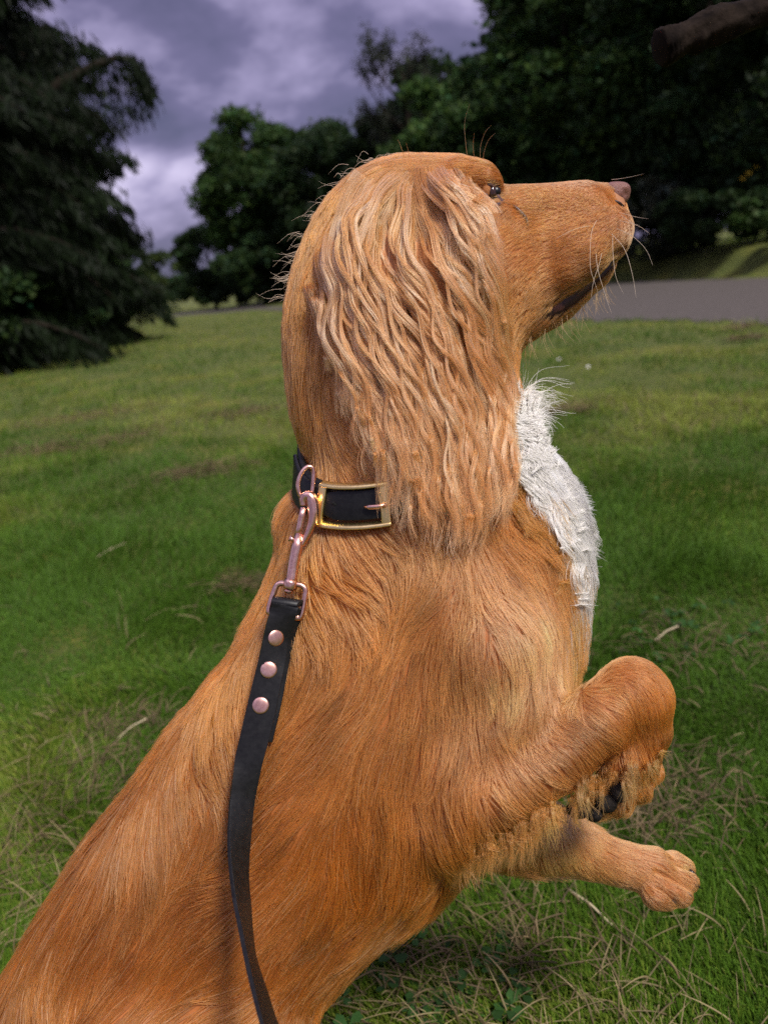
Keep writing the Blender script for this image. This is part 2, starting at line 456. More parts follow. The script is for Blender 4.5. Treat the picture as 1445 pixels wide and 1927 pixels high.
# guide field in photo pixels: x, y, direction (dx, dy), length, lift
GUIDE = np.array([
 # skull, nape, neck
 (700,330,-.8,.7,34,.10),(780,310,-.9,.3,22,.08),(850,320,-1,-.05,14,.08),(640,380,-.55,.9,44,.12),(590,450,-.3,1,48,.12),(560,540,-.12,1,50,.10),
 (550,640,.0,1,50,.08),(560,760,.12,1,50,.06),(600,830,.12,1,50,.05),(600,700,.05,1,50,.06),(650,800,.08,1,52,.06),(620,600,.0,1,50,.06),(700,860,.1,1,46,.05),(900,700,.1,1,46,.05),(940,720,.1,1,40,.06),
 # face
 (905,320,-.9,-.25,13,.10),(880,360,-.9,.2,13,.07),(950,352,-.9,-.1,9,.07),(1000,370,-1,.05,8,.05),(1060,370,-1,0,7,.04),(1110,365,-1,0,7,.04),(1150,360,-1,.1,5,.04),
 (1180,410,-.5,.8,7,.08),(1150,400,-.9,.4,9,.05),(1100,420,-.95,.25,9,.05),(1040,430,-.9,.35,11,.05),(980,430,-.75,.6,13,.06),(940,410,-.7,.6,14,.07),
 (930,470,-.6,.8,17,.08),(1000,500,-.8,.55,16,.06),(1060,500,-.85,.5,14,.06),(1120,470,-.8,.55,12,.07),(1165,455,-.6,.8,12,.09),(1000,560,-.65,.75,20,.09),(960,600,-.4,.9,26,.10),
 (1080,585,-.6,.7,20,.12),(1130,530,-.6,.7,17,.12),(1020,610,-.5,.8,24,.13),(890,400,-.7,.6,18,.08),
 # below the collar, shoulder
 (560,960,-.25,1,40,.22),(540,1040,-.15,1,52,.14),(600,1010,.0,1,55,.10),(660,1020,.05,1,58,.10),(720,1020,.15,1,58,.10),(800,1030,.45,1,60,.09),(880,1030,.75,.9,62,.09),
 (600,1080,.25,1,52,.10),(640,1110,.35,.8,44,.12),(570,1150,-.15,1,55,.08),(760,1090,.1,1,58,.08),(700,1180,-.08,1,58,.08),(620,1200,-.45,1,56,.08),(560,1280,-.5,1,58,.08),
 (840,1140,-.05,1,56,.07),(940,1080,.35,1,54,.07),(1010,1100,.3,1,48,.07),(920,1200,-.22,1,48,.06),(1020,1200,-.22,1,44,.06),(1060,1260,-.3,1,42,.07),(860,1320,-.3,1,50,.06),
 (980,1330,-.4,1,46,.06),(760,1300,-.1,1,56,.07),(680,1350,-.25,1,60,.07),(900,1430,-.45,1,48,.07),(800,1430,-.1,1,58,.07),(760,1500,.05,1,62,.09),(820,1530,.35,1,60,.12),(860,1580,.1,1,64,.16),
 # ribs and flank
 (600,1420,-.45,1,62,.07),(560,1520,-.6,.9,62,.08),(640,1550,-.5,.9,64,.08),(720,1600,-.35,1,66,.08),(700,1700,-.6,.8,62,.10),(620,1700,-.6,.85,62,.08),(560,1650,-.7,.8,60,.08),
 (620,1800,-.7,.55,56,.10),(520,1780,-.5,.9,60,.08),(540,1880,-.85,.45,54,.10),(800,1660,-.5,.9,62,.12),(760,1740,-.7,.6,54,.12),
 # back
 (500,1180,-.35,1,56,.12),(450,1260,-.15,1,58,.12),(400,1330,.05,1,56,.14),(430,1340,-.35,1,58,.10),(340,1400,-.5,1,60,.10),(400,1440,-.1,1,62,.10),(300,1480,-.55,.9,60,.08),
 (360,1540,-.75,.7,62,.08),(440,1540,-.35,1,62,.08),(240,1560,-.5,.95,60,.08),(300,1640,-.6,.8,62,.08),(400,1650,-.7,.75,62,.08),(180,1660,-.45,1,60,.08),(250,1750,-.5,.9,60,.08),
 (360,1780,-.65,.8,62,.08),(100,1760,-.4,1,58,.08),(140,1860,-.4,1,60,.08),(300,1880,-.45,.9,60,.08),(440,1860,-.8,.5,60,.1),(30,1860,-.35,1,58,.08),
 # chest
 (1000,800,.45,.85,60,.22),(1050,860,.75,.55,70,.34),(1080,930,.6,.8,78,.30),(1110,1000,.4,.9,76,.28),(1110,1080,.0,1,60,.16),(1100,1180,-.1,1,52,.14),(1085,1270,-.05,1,50,.16),(1060,960,.4,1,64,.16),(1000,880,.5,.9,60,.18),(975,720,.3,.9,44,.18),
 # near foreleg
 (880,1560,-.2,1,60,.18),(940,1540,.2,1,66,.20),(1000,1520,.3,1,70,.20),(960,1430,.35,.9,34,.07),(1040,1380,.7,.65,26,.07),(1080,1340,.75,.5,22,.07),(1060,1450,.5,.9,36,.09),(1130,1400,.6,.7,26,.08),
 (1120,1290,.85,.1,18,.07),(1180,1260,.8,.5,14,.06),(1240,1290,.3,1,14,.06),(1200,1330,.3,1,18,.07),(1240,1370,.1,1,24,.10),(1220,1410,.2,1,40,.18),(1170,1440,-.1,1,46,.20),(1140,1470,-.1,1,50,.22),(1110,1490,-.1,1,40,.2),(1210,1450,.0,1,34,.15),
 # far foreleg
 (1000,1590,.2,1,54,.16),(1060,1600,.7,.5,30,.09),(1120,1590,.9,.3,17,.07),(1110,1640,.6,.8,34,.14),(1180,1600,.95,.2,14,.07),(1180,1660,.8,.6,22,.12),(1240,1600,.95,.3,18,.10),(1240,1650,.9,.4,18,.10),(1240,1695,.8,.6,16,.1),(1290,1640,.8,.6,11,.08),(1290,1680,.8,.5,14,.1),
], float)
GUIDE[:, 2:4] /= np.linalg.norm(GUIDE[:, 2:4], axis=1)[:, None]
def field(px):
    out = np.empty((len(px), 4))
    for i in range(0, len(px), 40000):
        q = px[i:i+40000]
        d2 = ((q[:, None, :] - GUIDE[None, :, :2]) ** 2).sum(2)
        wt = 1 / (d2 + 500) ** 1.8
        wt /= wt.sum(1, keepdims=True)
        out[i:i+40000] = wt @ GUIDE[:, 2:6]
    return out
# mouth, eye and collar keep-out and colour regions, in photo pixels
MOUTH = smooth_poly([(1024,590),(1042,568),(1078,554),(1110,531),(1136,503),(1157,478),(1159,488),(1142,510),(1113,539),(1080,570),(1046,590)], 4)
WHITE = smooth_poly([(950,728),(1050,720),(1100,850),(1180,960),(1190,1100),(1160,1180),(1118,1250),(1106,1200),(1096,1110),(1072,1048),(1030,985),(985,930),(948,890),(945,800)], 4)
# collar ring in 3-D (needed both for the strap and for parting the coat)
CC = pw(772, 815, 15)
cx_dir = (rt * math.cos(R(16)) + up * math.sin(R(16))).normalized()
cn = (up * math.cos(R(31)) - fw * math.sin(R(31))).normalized()     # ring axis, tipped towards the viewer
cn = (cn - cx_dir * cn.dot(cx_dir)).normalized()
cy_dir = cx_dir.cross(cn).normalized()                          # towards the viewer or away
if cy_dir.dot(fw) > 0: cy_dir = -cy_dir
ringL, ringH = [], []
for i in range(72):
    a = 2 * math.pi * i / 72
    dvec = cx_dir * math.cos(a) + cy_dir * math.sin(a)
    def out_r(hs):
        rs = [h[3] for h in (bvh.ray_cast(CC + cn * hh, dvec) for hh in hs) if h[0] is not None]
        return max(rs) if rs else .06
    lo_, hi_ = out_r((-.012, -.008)), out_r((.012, .008))
    md_ = out_r((0,))
    lo_ = min(lo_, md_ + .0115); hi_ = max(min(hi_, md_ + .004), md_ - .006)
    ringL.append(max(lo_, md_ - .002)); ringH.append(hi_)
ringL, ringH = np.array(ringL), np.array(ringH)
for _ in range(6):
    ringL = .5 * ringL + .25 * (np.roll(ringL, 1) + np.roll(ringL, -1)); ringH = .5 * ringH + .25 * (np.roll(ringH, 1) + np.roll(ringH, -1))
def ring(a, off=0.0, h=0.0):
    i = (a / (2 * math.pi) * 72) % 72; i0 = int(i); f_ = i - i0
    lo_ = ringL[i0 % 72] * (1 - f_) + ringL[(i0 + 1) % 72] * f_; hi_ = ringH[i0 % 72] * (1 - f_) + ringH[(i0 + 1) % 72] * f_
    s_ = .5 + .5 * h / .0125
    r = lo_ * (1 - s_) + hi_ * s_ + off
    return CC + (cx_dir * math.cos(a) + cy_dir * math.sin(a)) * r + cn * h
STRAP_H = .0089   # half height of the collar strap

# triangles of the body and area-weighted roots
tri = np.concatenate([bq[:, [0, 1, 2]], bq[:, [0, 2, 3]]])
A, B_, C_ = BV[tri[:, 0]], BV[tri[:, 1]], BV[tri[:, 2]]
area = np.linalg.norm(np.cross(B_ - A, C_ - A), axis=1) / 2
tn_ = BN[tri].mean(1); tn_ /= np.linalg.norm(tn_, axis=1)[:, None]
tc_ = (A + B_ + C_) / 3
toc = camA - tc_; toc /= np.linalg.norm(toc, axis=1)[:, None]
face = (tn_ * toc).sum(1)
tp, tz = project(tc_)
den = np.where(face > -.25, 1.0, .22)
inframe = (tp[:, 0] > -120) & (tp[:, 0] < 1560) & (tp[:, 1] > -50) & (tp[:, 1] < 2020)
den *= np.where(inframe, 1, .12)
leng = field(tp)[:, 2]
den *= np.clip((44 / leng) ** 1.2, .7, 6)
def roots(n, dens):
    p = area * dens; cdf = np.cumsum(p); cdf /= cdf[-1]
    idx = np.searchsorted(cdf, rng.random(n)); idx = np.minimum(idx, len(tri) - 1)
    r1_, r2_ = rng.random((2, n)); s1 = np.sqrt(r1_)
    wgt = np.stack([1 - s1, s1 * (1 - r2_), s1 * r2_], 1)
    P = (BV[tri[idx]] * wgt[:, :, None]).sum(1)
    Nn = (BN[tri[idx]] * wgt[:, :, None]).sum(1)
    return P, Nn / np.linalg.norm(Nn, axis=1)[:, None]
BODYF = np.clip(body_raw, -60, 60)
def sdf(P):
    q = P - camA
    U = np.stack([q @ rtA / K + CX, -(q @ upA) / K + CY, (q @ fwA - D0) / K], 1)
    g_ = (U - np.array([U0, V0, W0])) / STEP
    sh = np.array(BODYF.shape)
    i = np.clip(np.floor(g_).astype(int), 0, sh - 2); f_ = np.clip(g_ - i, 0, 1).astype(np.float32)
    c = {}
    for a_ in (0, 1):
        for b1 in (0, 1):
            for c1 in (0, 1):
                c[a_, b1, c1] = BODYF[i[:, 0] + a_, i[:, 1] + b1, i[:, 2] + c1]
    x, y, z = f_.T
    l = lambda p, q_, t_: p + (q_ - p) * t_
    x00, x10, x01, x11 = (l(c[0, j, k], c[1, j, k], x) for j, k in ((0, 0), (1, 0), (0, 1), (1, 1)))
    y0, y1 = l(x00, x10, y), l(x01, x11, y)
    val = l(y0, y1, z)
    gz_ = y1 - y0
    gy_ = l(x10 - x00, x11 - x01, z)
    d00, d10, d01, d11 = (c[1, j, k] - c[0, j, k] for j, k in ((0, 0), (1, 0), (0, 1), (1, 1)))
    gx_ = l(l(d00, d10, y), l(d01, d11, y), z)
    g3 = gx_[:, None] * rtA - gy_[:, None] * upA + gz_[:, None] * fwA
    m_ = np.linalg.norm(g3, axis=1)
    g3 = g3 / (m_[:, None] + 1e-6)
    return val * STEP * K / np.maximum(m_, 2.0), g3
def strands(P, Nn, npt=5, lenmul=1.0):
    """the un-clumped strand of every root"""
    px, z = project(P)
    fl = field(px)
    d2 = fl[:, :2] / (np.linalg.norm(fl[:, :2], axis=1)[:, None] + 1e-6)
    # locks: the direction wanders coherently over a few centimetres
    ang = .34 * NZ[1](P, .028) * np.clip(fl[:, 2] / 50, .3, 1.2) + .12 * NZ[2](P, .006)
    c_, s_ = np.cos(ang), np.sin(ang)
    dx, dy = d2[:, 0] * c_ - d2[:, 1] * s_, d2[:, 0] * s_ + d2[:, 1] * c_
    D = dx[:, None] * rtA - dy[:, None] * upA
    T = D - Nn * (D * Nn).sum(1)[:, None]
    T /= np.linalg.norm(T, axis=1)[:, None] + 1e-6
    Lh = fl[:, 2] * K * lenmul * 1.32 * (1 + .16 * NZ[3](P, .012))
    lift = fl[:, 3] * (1 + .45 * NZ[4](P, .016))
    tt = np.linspace(0, 1, npt)
    # grow along the skin: every point is set to its height above the body surface
    pts = np.empty((len(P), npt, 3)); pts[:, 0] = P
    cur = P.copy(); dl = Lh / (npt - 1)
    for i in range(1, npt):
        cur = cur + T * dl[:, None]
        sdv, gr = sdf(cur)
        hgt = Lh * np.clip(lift, .035, 1) * 1.5 * (tt[i] - .55 * tt[i] ** 2) + .0006
        cur = cur + gr * np.clip(hgt - sdv, -.012, .012)[:, None]
        T = T - gr * (T * gr).sum(1)[:, None] * .8
        T /= np.linalg.norm(T, axis=1)[:, None] + 1e-6
        pts[:, i] = cur
    pts -= Nn[:, None, :] * .0006
    return pts, fl, Lh, px, T
def fur_colour(P, px, n):
    """coat colour: red gold on the back, sheen painted on shoulder, paler gold on face and legs, white chest"""
    x, y = px[:, 0], px[:, 1]
    red = np.array([.43, .125, .015]); gold = np.array([.73, .245, .037]); pale = np.array([.90, .47, .17])
    f_ = sstep(1000, 1780, y + (700 - x) * .6)                       # redder towards the rump
    c = gold + (red - gold) * f_[:, None]
    p1 = np.exp(-(((x - 990) / 165) ** 2 + ((y - 1230) / 230) ** 2)) * .95  # shoulder sheen, painted into the coat colour
    p2 = np.exp(-(((x - 940) / 80) ** 2 + ((y - 470) / 70) ** 2)) * .35
    p3 = sstep(1420, 1560, y) * sstep(860, 1000, x) * .6
    p = np.clip(p1 + p2 + p3 + .06 * NZ[5](P, .03), 0, 1)[:, None]
    c = c + (pale - c) * p
    mz = np.exp(-(((x - 1180) / 16) ** 2 + ((y - 425) / 34) ** 2)) * .6 + np.exp(-(((x - 1100) / 60) ** 2 + ((y - 350) / 9) ** 2)) * .35
    c = c + (np.array([.90, .62, .34]) - c) * mz[:, None]
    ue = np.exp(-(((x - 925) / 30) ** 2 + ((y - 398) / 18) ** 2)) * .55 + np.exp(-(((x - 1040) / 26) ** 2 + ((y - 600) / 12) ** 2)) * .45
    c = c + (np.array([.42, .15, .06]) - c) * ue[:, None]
    for sx, sy in ((1100, 421), (1115, 417), (1130, 414), (1146, 410), (1102, 441), (1118, 437), (1134, 433), (1150, 429), (1108, 402), (1122, 394), (1122, 460), (1140, 454)):  # whisker-root spots, also painting shade into the muzzle folds
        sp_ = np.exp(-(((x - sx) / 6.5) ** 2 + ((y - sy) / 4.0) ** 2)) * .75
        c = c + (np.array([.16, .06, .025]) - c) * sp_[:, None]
    face_ = (sstep(880, 960, x) * (1 - sstep(620, 660, y)))[:, None]
    c = c * (1 - .20 * face_) * np.where(face_ > 0, np.array([1.02, .97, .85]), 1)
    c = c * (1 + .17 * NZ[6](P, .009)[:, None] + .10 * NZ[7](P, .03)[:, None])
    jit = rng.normal(0, 1, n)
    c = c * np.exp(.07 * jit)[:, None]
    lightm = (rng.random(n) < .10)[:, None]
    c = np.where(lightm, c * .5 + pale * .6, c)
    wx = x + 14 * NZ[2](P, .012) + rng.normal(0, 17, n); wy = y + 14 * NZ[3](P, .012) + rng.normal(0, 17, n)
    wm = inside(WHITE, wx, wy) & (((P - camA) @ fwA) > D0 - .045)
    c = np.where(wm[:, None], np.array([.97, .93, .85]) * (1 - .10 * rng.random(n))[:, None], c)
    return np.clip(c, .01, .97)
def keep(P, px):
    """no coat in the mouth, on the eye and nose, under the collar"""
    k_ = ~(inside(MOUTH, px[:, 0], px[:, 1]))
    k_ &= ((px[:, 0] - 929) / 9) ** 2 + ((px[:, 1] - 365) / 18) ** 2 > 1
    k_ &= ((px[:, 0] - 1171) / 15) ** 2 + ((px[:, 1] - 364) / 18) ** 2 > 1
    q = P - np.array(CC)
    hgt = q @ np.array(cn)
    rad = np.linalg.norm(q - np.outer(hgt, np.array(cn)), axis=1)
    k_ &= ~((np.abs(hgt) < STRAP_H + .0025) & (rad < .16))
    return k_
def clumped(n, dens, nclump, amount, npt, lenmul=1.0, width=.00022):
    P, Nn = roots(n, dens)
    px, _ = project(P); kp = keep(P, px); P, Nn = P[kp], Nn[kp]; n = len(P)
    pts, fl, Lh, px, T = strands(P, Nn, npt, lenmul)
    ci = rng.choice(n, nclump, replace=False)
    kd = kdtree.KDTree(nclump)
    for j, i in enumerate(ci): kd.insert(P[i], j)
    kd.balance()
    near = np.array([kd.find(p)[1] for p in P.tolist()])
    cp = pts[ci][near]
    same = (Nn * Nn[ci][near]).sum(1) > .5
    tt = np.linspace(0, 1, npt)
    am = amount * np.clip(fl[:, 2] / 45, .15, 1) * (.35 + .65 * rng.random(nclump))[near] * same
    wgt = (am[:, None] * (tt ** 1.3)[None, :])[:, :, None]
    off = cp - pts
    ln = rng.uniform(.7, 1.12, n)
    pts = pts + off * wgt
    pts = pts[:, :1] + (pts - pts[:, :1]) * ln[:, None, None]
    # fine waviness and stray ends
    S_ = np.cross(T, Nn)
    ph = rng.uniform(0, 6.28, n)
    wav = np.sin(ph[:, None] + tt[None, :] * 5.0) * tt[None, :] * Lh[:, None] * .032
    pts = pts + S_[:, None, :] * wav[:, :, None] + rng.normal(0, 1, (n, 1, 3)) * (tt ** 2)[None, :, None] * (Lh * .03)[:, None, None]
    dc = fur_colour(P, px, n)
    dc *= (1 + (.13 * rng.normal(0, 1, nclump))[near])[:, None]
    rad = width * rng.uniform(.75, 1.25, n)[:, None] * np.array([1 - .72 * t_ ** 1.6 for t_ in tt])[None, :]
    rad = rad * np.clip(fl[:, 2:3] / 38, .45, 1.1)
    return pts, rad, np.clip(dc, .01, .97)
dog = tag(empty('dog', (pw(300, 2100, 0).x, pw(300, 2100, 0).y, 0)), 'golden red spaniel with wavy ears reared up on its hind legs, white chest', 'dog')
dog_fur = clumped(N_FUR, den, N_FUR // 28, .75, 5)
# ------------------------------------------------------------------ ear with its long wavy locks
def depth_map():
    gx_ = np.arange(480, 1220, 20); gy_ = np.arange(260, 1140, 20)
    M = np.full((len(gx_), len(gy_)), np.nan)
    for i, x in enumerate(gx_):
        for j, y in enumerate(gy_):
            h = hit(x, y)[0]
            if h is not None: M[i, j] = (h - CAM).dot(fw)
    known = ~np.isnan(M)
    A_ = np.where(known, M, .60)
    for _ in range(60):
        q = np.pad(A_, 1, mode='edge'); q = (q[:-2, 1:-1] + q[2:, 1:-1] + q[1:-1, :-2] + q[1:-1, 2:]) / 4
        A_ = np.where(known, M * .35 + q * .65, np.minimum(q, .60))
    return gx_, gy_, A_
DX, DY, DM = depth_map()
def esurf(px, py):
    fx = np.clip((px - DX[0]) / 20, 0, len(DX) - 1.001); fy = np.clip((py - DY[0]) / 20, 0, len(DY) - 1.001)
    i = fx.astype(int); j = fy.astype(int); fx = fx - i; fy = fy - j
    return (DM[i, j] * (1-fx) * (1-fy) + DM[i+1, j] * fx * (1-fy) + DM[i, j+1] * (1-fx) * fy + DM[i+1, j+1] * fx * fy)
def to3(px, py, z):
    return camA + ((px - CX) / F * z)[..., None] * rtA - ((py - CY) / F * z)[..., None] * upA + z[..., None] * fwA
EG = np.array([
 (640,390,-.25,1),(615,450,-.05,1),(600,540,.05,1),(608,640,.18,1),(640,740,.35,1),(690,840,.15,1),(700,930,.0,1),
 (740,335,-.8,.5),(690,370,-.6,.85),(660,430,-.15,1),(665,520,.25,1),(690,620,.4,1),(720,720,.35,1),(750,830,.1,1),(740,950,.0,1),
 (760,380,-.05,1),(730,450,.25,1),(750,540,.45,.9),(790,640,.4,.9),(820,740,.25,1),(830,850,.12,1),(820,960,.2,1),
 (820,345,.6,.7),(820,420,.4,.9),(830,500,.45,.9),(870,600,.42,.95),(900,700,.3,1),(910,800,.15,1),(900,900,-.02,1),(880,980,-.1,1),
 (870,375,.75,.6),(905,430,.45,.95),(925,500,.25,1),(945,580,.32,1),(970,660,.2,1),(985,740,.1,1),(985,840,.0,1),(950,940,-.15,1)], float)
def eflow(x, y):
    d2 = (x[:, None] - EG[None, :, 0]) ** 2 + (y[:, None] - EG[None, :, 1]) ** 2
    w_ = 1 / (d2 + 300) ** 2; w_ /= w_.sum(1, keepdims=True)
    v = w_ @ EG[:, 2:]; return v / np.linalg.norm(v, axis=1)[:, None]
EARP = smooth_poly([(690,335),(760,308),(835,316),(888,352),(918,415),(934,500),(948,600),(954,690),(970,780),(988,850),(972,900),(946,925),(918,950),(882,970),(840,960),(792,948),(765,930),(738,900),(712,890),(690,820),(660,770),(632,720),(612,660),(596,590),(592,520),(606,450),(640,395)], 5)
FLAP = smooth_poly([(700,375),(760,356),(830,366),(880,400),(905,440),(922,520),(935,610),(940,700),(935,790),(890,850),(820,850),(750,800),(690,730),(640,680),(615,600),(610,520),(625,450),(650,395)], 5)
# the flap itself: a thin leather of skin standing off the neck, with a front, a back and a rim
gx_ = np.arange(590, 985, 9); gy_ = np.arange(325, 870, 9)
FX, FY = np.meshgrid(gx_, gy_, indexing='ij'); fm = inside(FLAP, FX, FY)
sx_, sy_ = FX.ravel().astype(float), FY.ravel().astype(float)
bz = esurf(sx_, sy_) + .003 - .018 * sstep(340, 500, sy_)
fv = to3(sx_, sy_, bz); bv = to3(sx_, sy_, bz + .004)
ii = np.arange(FX.size).reshape(FX.shape)
cell = fm[:-1, :-1] & fm[1:, :-1] & fm[1:, 1:] & fm[:-1, 1:]
q0 = np.stack([ii[:-1, :-1], ii[:-1, 1:], ii[1:, 1:], ii[1:, :-1]], -1)[cell]
from collections import Counter
ec = Counter()
for q in q0.tolist():
    for k in range(4): ec[(q[k], q[(k+1) % 4])] += 1
rim = [(a, b1, b1 + FX.size, a + FX.size) for (a, b1) in ec if (b1, a) not in ec]
fq = np.concatenate([q0[:, ::-1], q0 + FX.size, np.array(rim)])
used = np.unique(fq); remap = np.full(2 * FX.size, -1); remap[used] = np.arange(len(used))
ear = link('ear', mesh_np('ear', np.concatenate([fv, bv])[used], remap[fq]), dog, mat('ear_skin', (.45, .19, .07), .8))
def locks(n_lock, hairs, npt, step, poly, start_rows, amp, wl, seed, colour, off, rad, flow=eflow, surf=esurf, spread=6.0, tipmin=.5, inner=0.0, strayf=4., extra=(-.25, .32)):
    r = np.random.default_rng(seed)
    bx0, by0 = poly.min(0); bx1, by1 = poly.max(0)
    x = r.uniform(bx0, bx1, 60000); y = by0 + (by1 - by0) * r.random(60000) ** start_rows
    ok = inside(poly, x, y); x, y = x[ok][:n_lock], y[ok][:n_lock]; n = len(x)
    x0, y0 = x.copy(), y.copy()
    layer = r.random(n)
    PX = np.empty((n, npt)); PY = np.empty((n, npt))
    ph = 2 * np.pi * (y * .7 + 35 * np.sin(x / 70)) / wl + r.normal(0, .42, n)
    am = amp * r.uniform(.5, 1.3, n); wls = wl * r.uniform(.8, 1.3, n)
    s = np.zeros(n); NS = 60; st = step * npt / NS * 1.0
    PX = np.empty((n, NS)); PY = np.empty((n, NS)); endl = np.full(n, 1e9)
    for k in range(NS):
        v = flow(x, y)
        grow = np.minimum(1, s / 90.)
        lat = am * grow * np.sin(ph + 2 * np.pi * s / wls)
        PX[:, k] = x - v[:, 1] * lat; PY[:, k] = y + v[:, 0] * lat
        ins = inside(poly, x, y)
        endl = np.where(~ins & (endl > 1e8), s, endl)
        x = x + v[:, 0] * st; y = y + v[:, 1] * st; s = s + st
    slack = r.uniform(*extra, n) * wl
    endl = np.clip(endl + slack, st * 3, st * (NS - 2)) / st
    q = np.linspace(0, 1, npt)[None, :] * endl[:, None]; i_ = q.astype(int); f0 = q - i_; rr = np.arange(n)[:, None]
    PX = PX[rr, i_] * (1 - f0) + PX[rr, i_ + 1] * f0; PY = PY[rr, i_] * (1 - f0) + PY[rr, i_ + 1] * f0
    slen = endl * st
    # hairs of each lock
    lk = np.repeat(np.arange(n), hairs)
    m = len(lk); tt = np.linspace(0, 1, npt)
    o = r.normal(0, 1, (m, 2)); o /= np.maximum(1, np.linalg.norm(o, axis=1))[:, None] * .8
    fat = spread * r.uniform(.6, 1.6, n)[lk]
    prof = (.9 + .25 * np.sin(tt * 9)[None, :] * 0) * (1 - tt[None, :] ** 1.3 * .93)
    ox = o[:, :1] * fat[:, None] * prof; oz = o[:, 1:2] * fat[:, None] * prof
    sh = np.clip(r.normal(0, .02, m), -.06, .06)
    # longitudinal slip gives frayed ends
    cut = r.uniform(tipmin, 1, m)
    ti = cut[:, None] * tt[None, :] * (npt - 1)
    i0 = np.minimum(ti.astype(int), npt - 2); fr = ti - i0
    px = PX[lk[:, None], i0] * (1 - fr) + PX[lk[:, None], i0 + 1] * fr
    py = PY[lk[:, None], i0] * (1 - fr) + PY[lk[:, None], i0 + 1] * fr
    dx = np.gradient(px, axis=1); dy = np.gradient(py, axis=1); l_ = np.sqrt(dx**2 + dy**2) + 1e-3
    stray = r.normal(0, 1, m)[:, None] * tt[None, :] ** 2 * strayf
    px = px - dy / l_ * (ox + stray); py = py + dx / l_ * (ox + stray)
    z = surf(px.ravel(), py.ravel()).reshape(px.shape)
    rise = off[0] + (off[1] - off[0]) * sstep(0, .25, tt)[None, :] * (1 - .35 * tt[None, :])
    z = z - rise - (layer[lk] * off[2])[:, None] * sstep(0, .3, tt)[None, :] + oz * K * .5
    z = z + (am[lk] * .28 * K)[:, None] * np.cos(ph[lk][:, None] + 2 * np.pi * (cut[:, None] * tt[None, :] * slen[lk][:, None]) / wls[lk][:, None])
    P = to3(px, py, z)
    Rd = rad * r.uniform(.7, 1.3, m)[:, None] * (1 - .75 * tt[None, :] ** 2)
    return P, Rd, colour(r, n, lk, m, layer, x0, y0)
def earcol(r, n, lk, m, layer, x0, y0):
    base = np.array([.73, .290, .080]); light = np.array([.92, .56, .27]); dark = np.array([.46, .19, .055])
    a = r.random(n)
    c = base + (light - base) * np.clip((a - .45) * 1.7, 0, 1)[:, None] + (dark - base) * np.clip(.35 - a, 0, 1)[:, None]
    c = c[lk] * np.exp(r.normal(0, .10, m))[:, None]
    w_ = r.random(m) < .06
    return np.clip(np.where(w_[:, None], light * 1.04, c), .01, .93)
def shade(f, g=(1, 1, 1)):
    return lambda *a: np.clip(earcol(*a) * f * np.array(g), .01, .95)  # underlayer darkened, top locks lightened: lock shadows and highlights painted as tint
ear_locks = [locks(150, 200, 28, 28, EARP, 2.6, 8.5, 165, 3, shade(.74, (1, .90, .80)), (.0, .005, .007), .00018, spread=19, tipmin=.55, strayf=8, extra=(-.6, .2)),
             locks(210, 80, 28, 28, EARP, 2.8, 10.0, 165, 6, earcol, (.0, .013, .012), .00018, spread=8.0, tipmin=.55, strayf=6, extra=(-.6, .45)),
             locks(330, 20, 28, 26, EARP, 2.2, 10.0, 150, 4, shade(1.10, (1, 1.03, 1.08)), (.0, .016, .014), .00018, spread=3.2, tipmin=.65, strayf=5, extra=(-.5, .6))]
def join(sets):
    k = max(s_[0].shape[1] for s_ in sets)
    P, Rr, C3 = [], [], []
    for p, r_, c in sets:
        if p.shape[1] != k:
            ti = np.linspace(0, p.shape[1] - 1, k); i0 = np.minimum(ti.astype(int), p.shape[1] - 2); fr = ti - i0
            p = p[:, i0] * (1 - fr)[None, :, None] + p[:, i0 + 1] * fr[None, :, None]
            r_ = r_[:, i0] * (1 - fr) + r_[:, i0 + 1] * fr
        P.append(p); Rr.append(r_); C3.append(c)
    return np.concatenate(P), np.concatenate(Rr), np.concatenate(C3)
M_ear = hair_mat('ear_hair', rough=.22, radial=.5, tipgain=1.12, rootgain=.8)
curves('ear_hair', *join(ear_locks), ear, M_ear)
# white chest tufts that break the outline
CHEST = smooth_poly([(960,735),(1000,742),(1020,800),(1048,880),(1090,960),(1104,1040),(1100,1095),(1096,1160),(1090,1100),(1060,1020),(1010,950),(970,900),(955,820)], 5)
CG = np.array([(975,740,1,-.05),(1010,760,.9,.2),(1000,800,.9,.3),(1040,840,.9,.45),(1040,890,.6,.7),(1080,920,.6,.7),(1060,980,.4,.9),(1110,1000,.45,.8),(1120,1060,.3,1),(1110,1120,.0,1),(1095,1200,-.1,1),(1085,1280,.0,1),(1000,900,.5,.8)], float)
def cflow(x, y):
    d2 = (x[:, None] - CG[None, :, 0]) ** 2 + (y[:, None] - CG[None, :, 1]) ** 2
    w_ = 1 / (d2 + 300) ** 2; w_ /= w_.sum(1, keepdims=True)
    v = w_ @ CG[:, 2:]; return v / np.linalg.norm(v, axis=1)[:, None]
def csurf(x, y): return np.minimum(esurf(x, y), .60)
def chestcol(r, n, lk, m, layer, x0, y0):
    return np.clip(np.array([.96, .93, .86]) * r.uniform(.95, 1.05, m)[:, None] * np.where(r.random(m) < .1, .8, 1)[:, None], 0, .98)
def csurf2(x, y): return np.full(x.shape, .588)
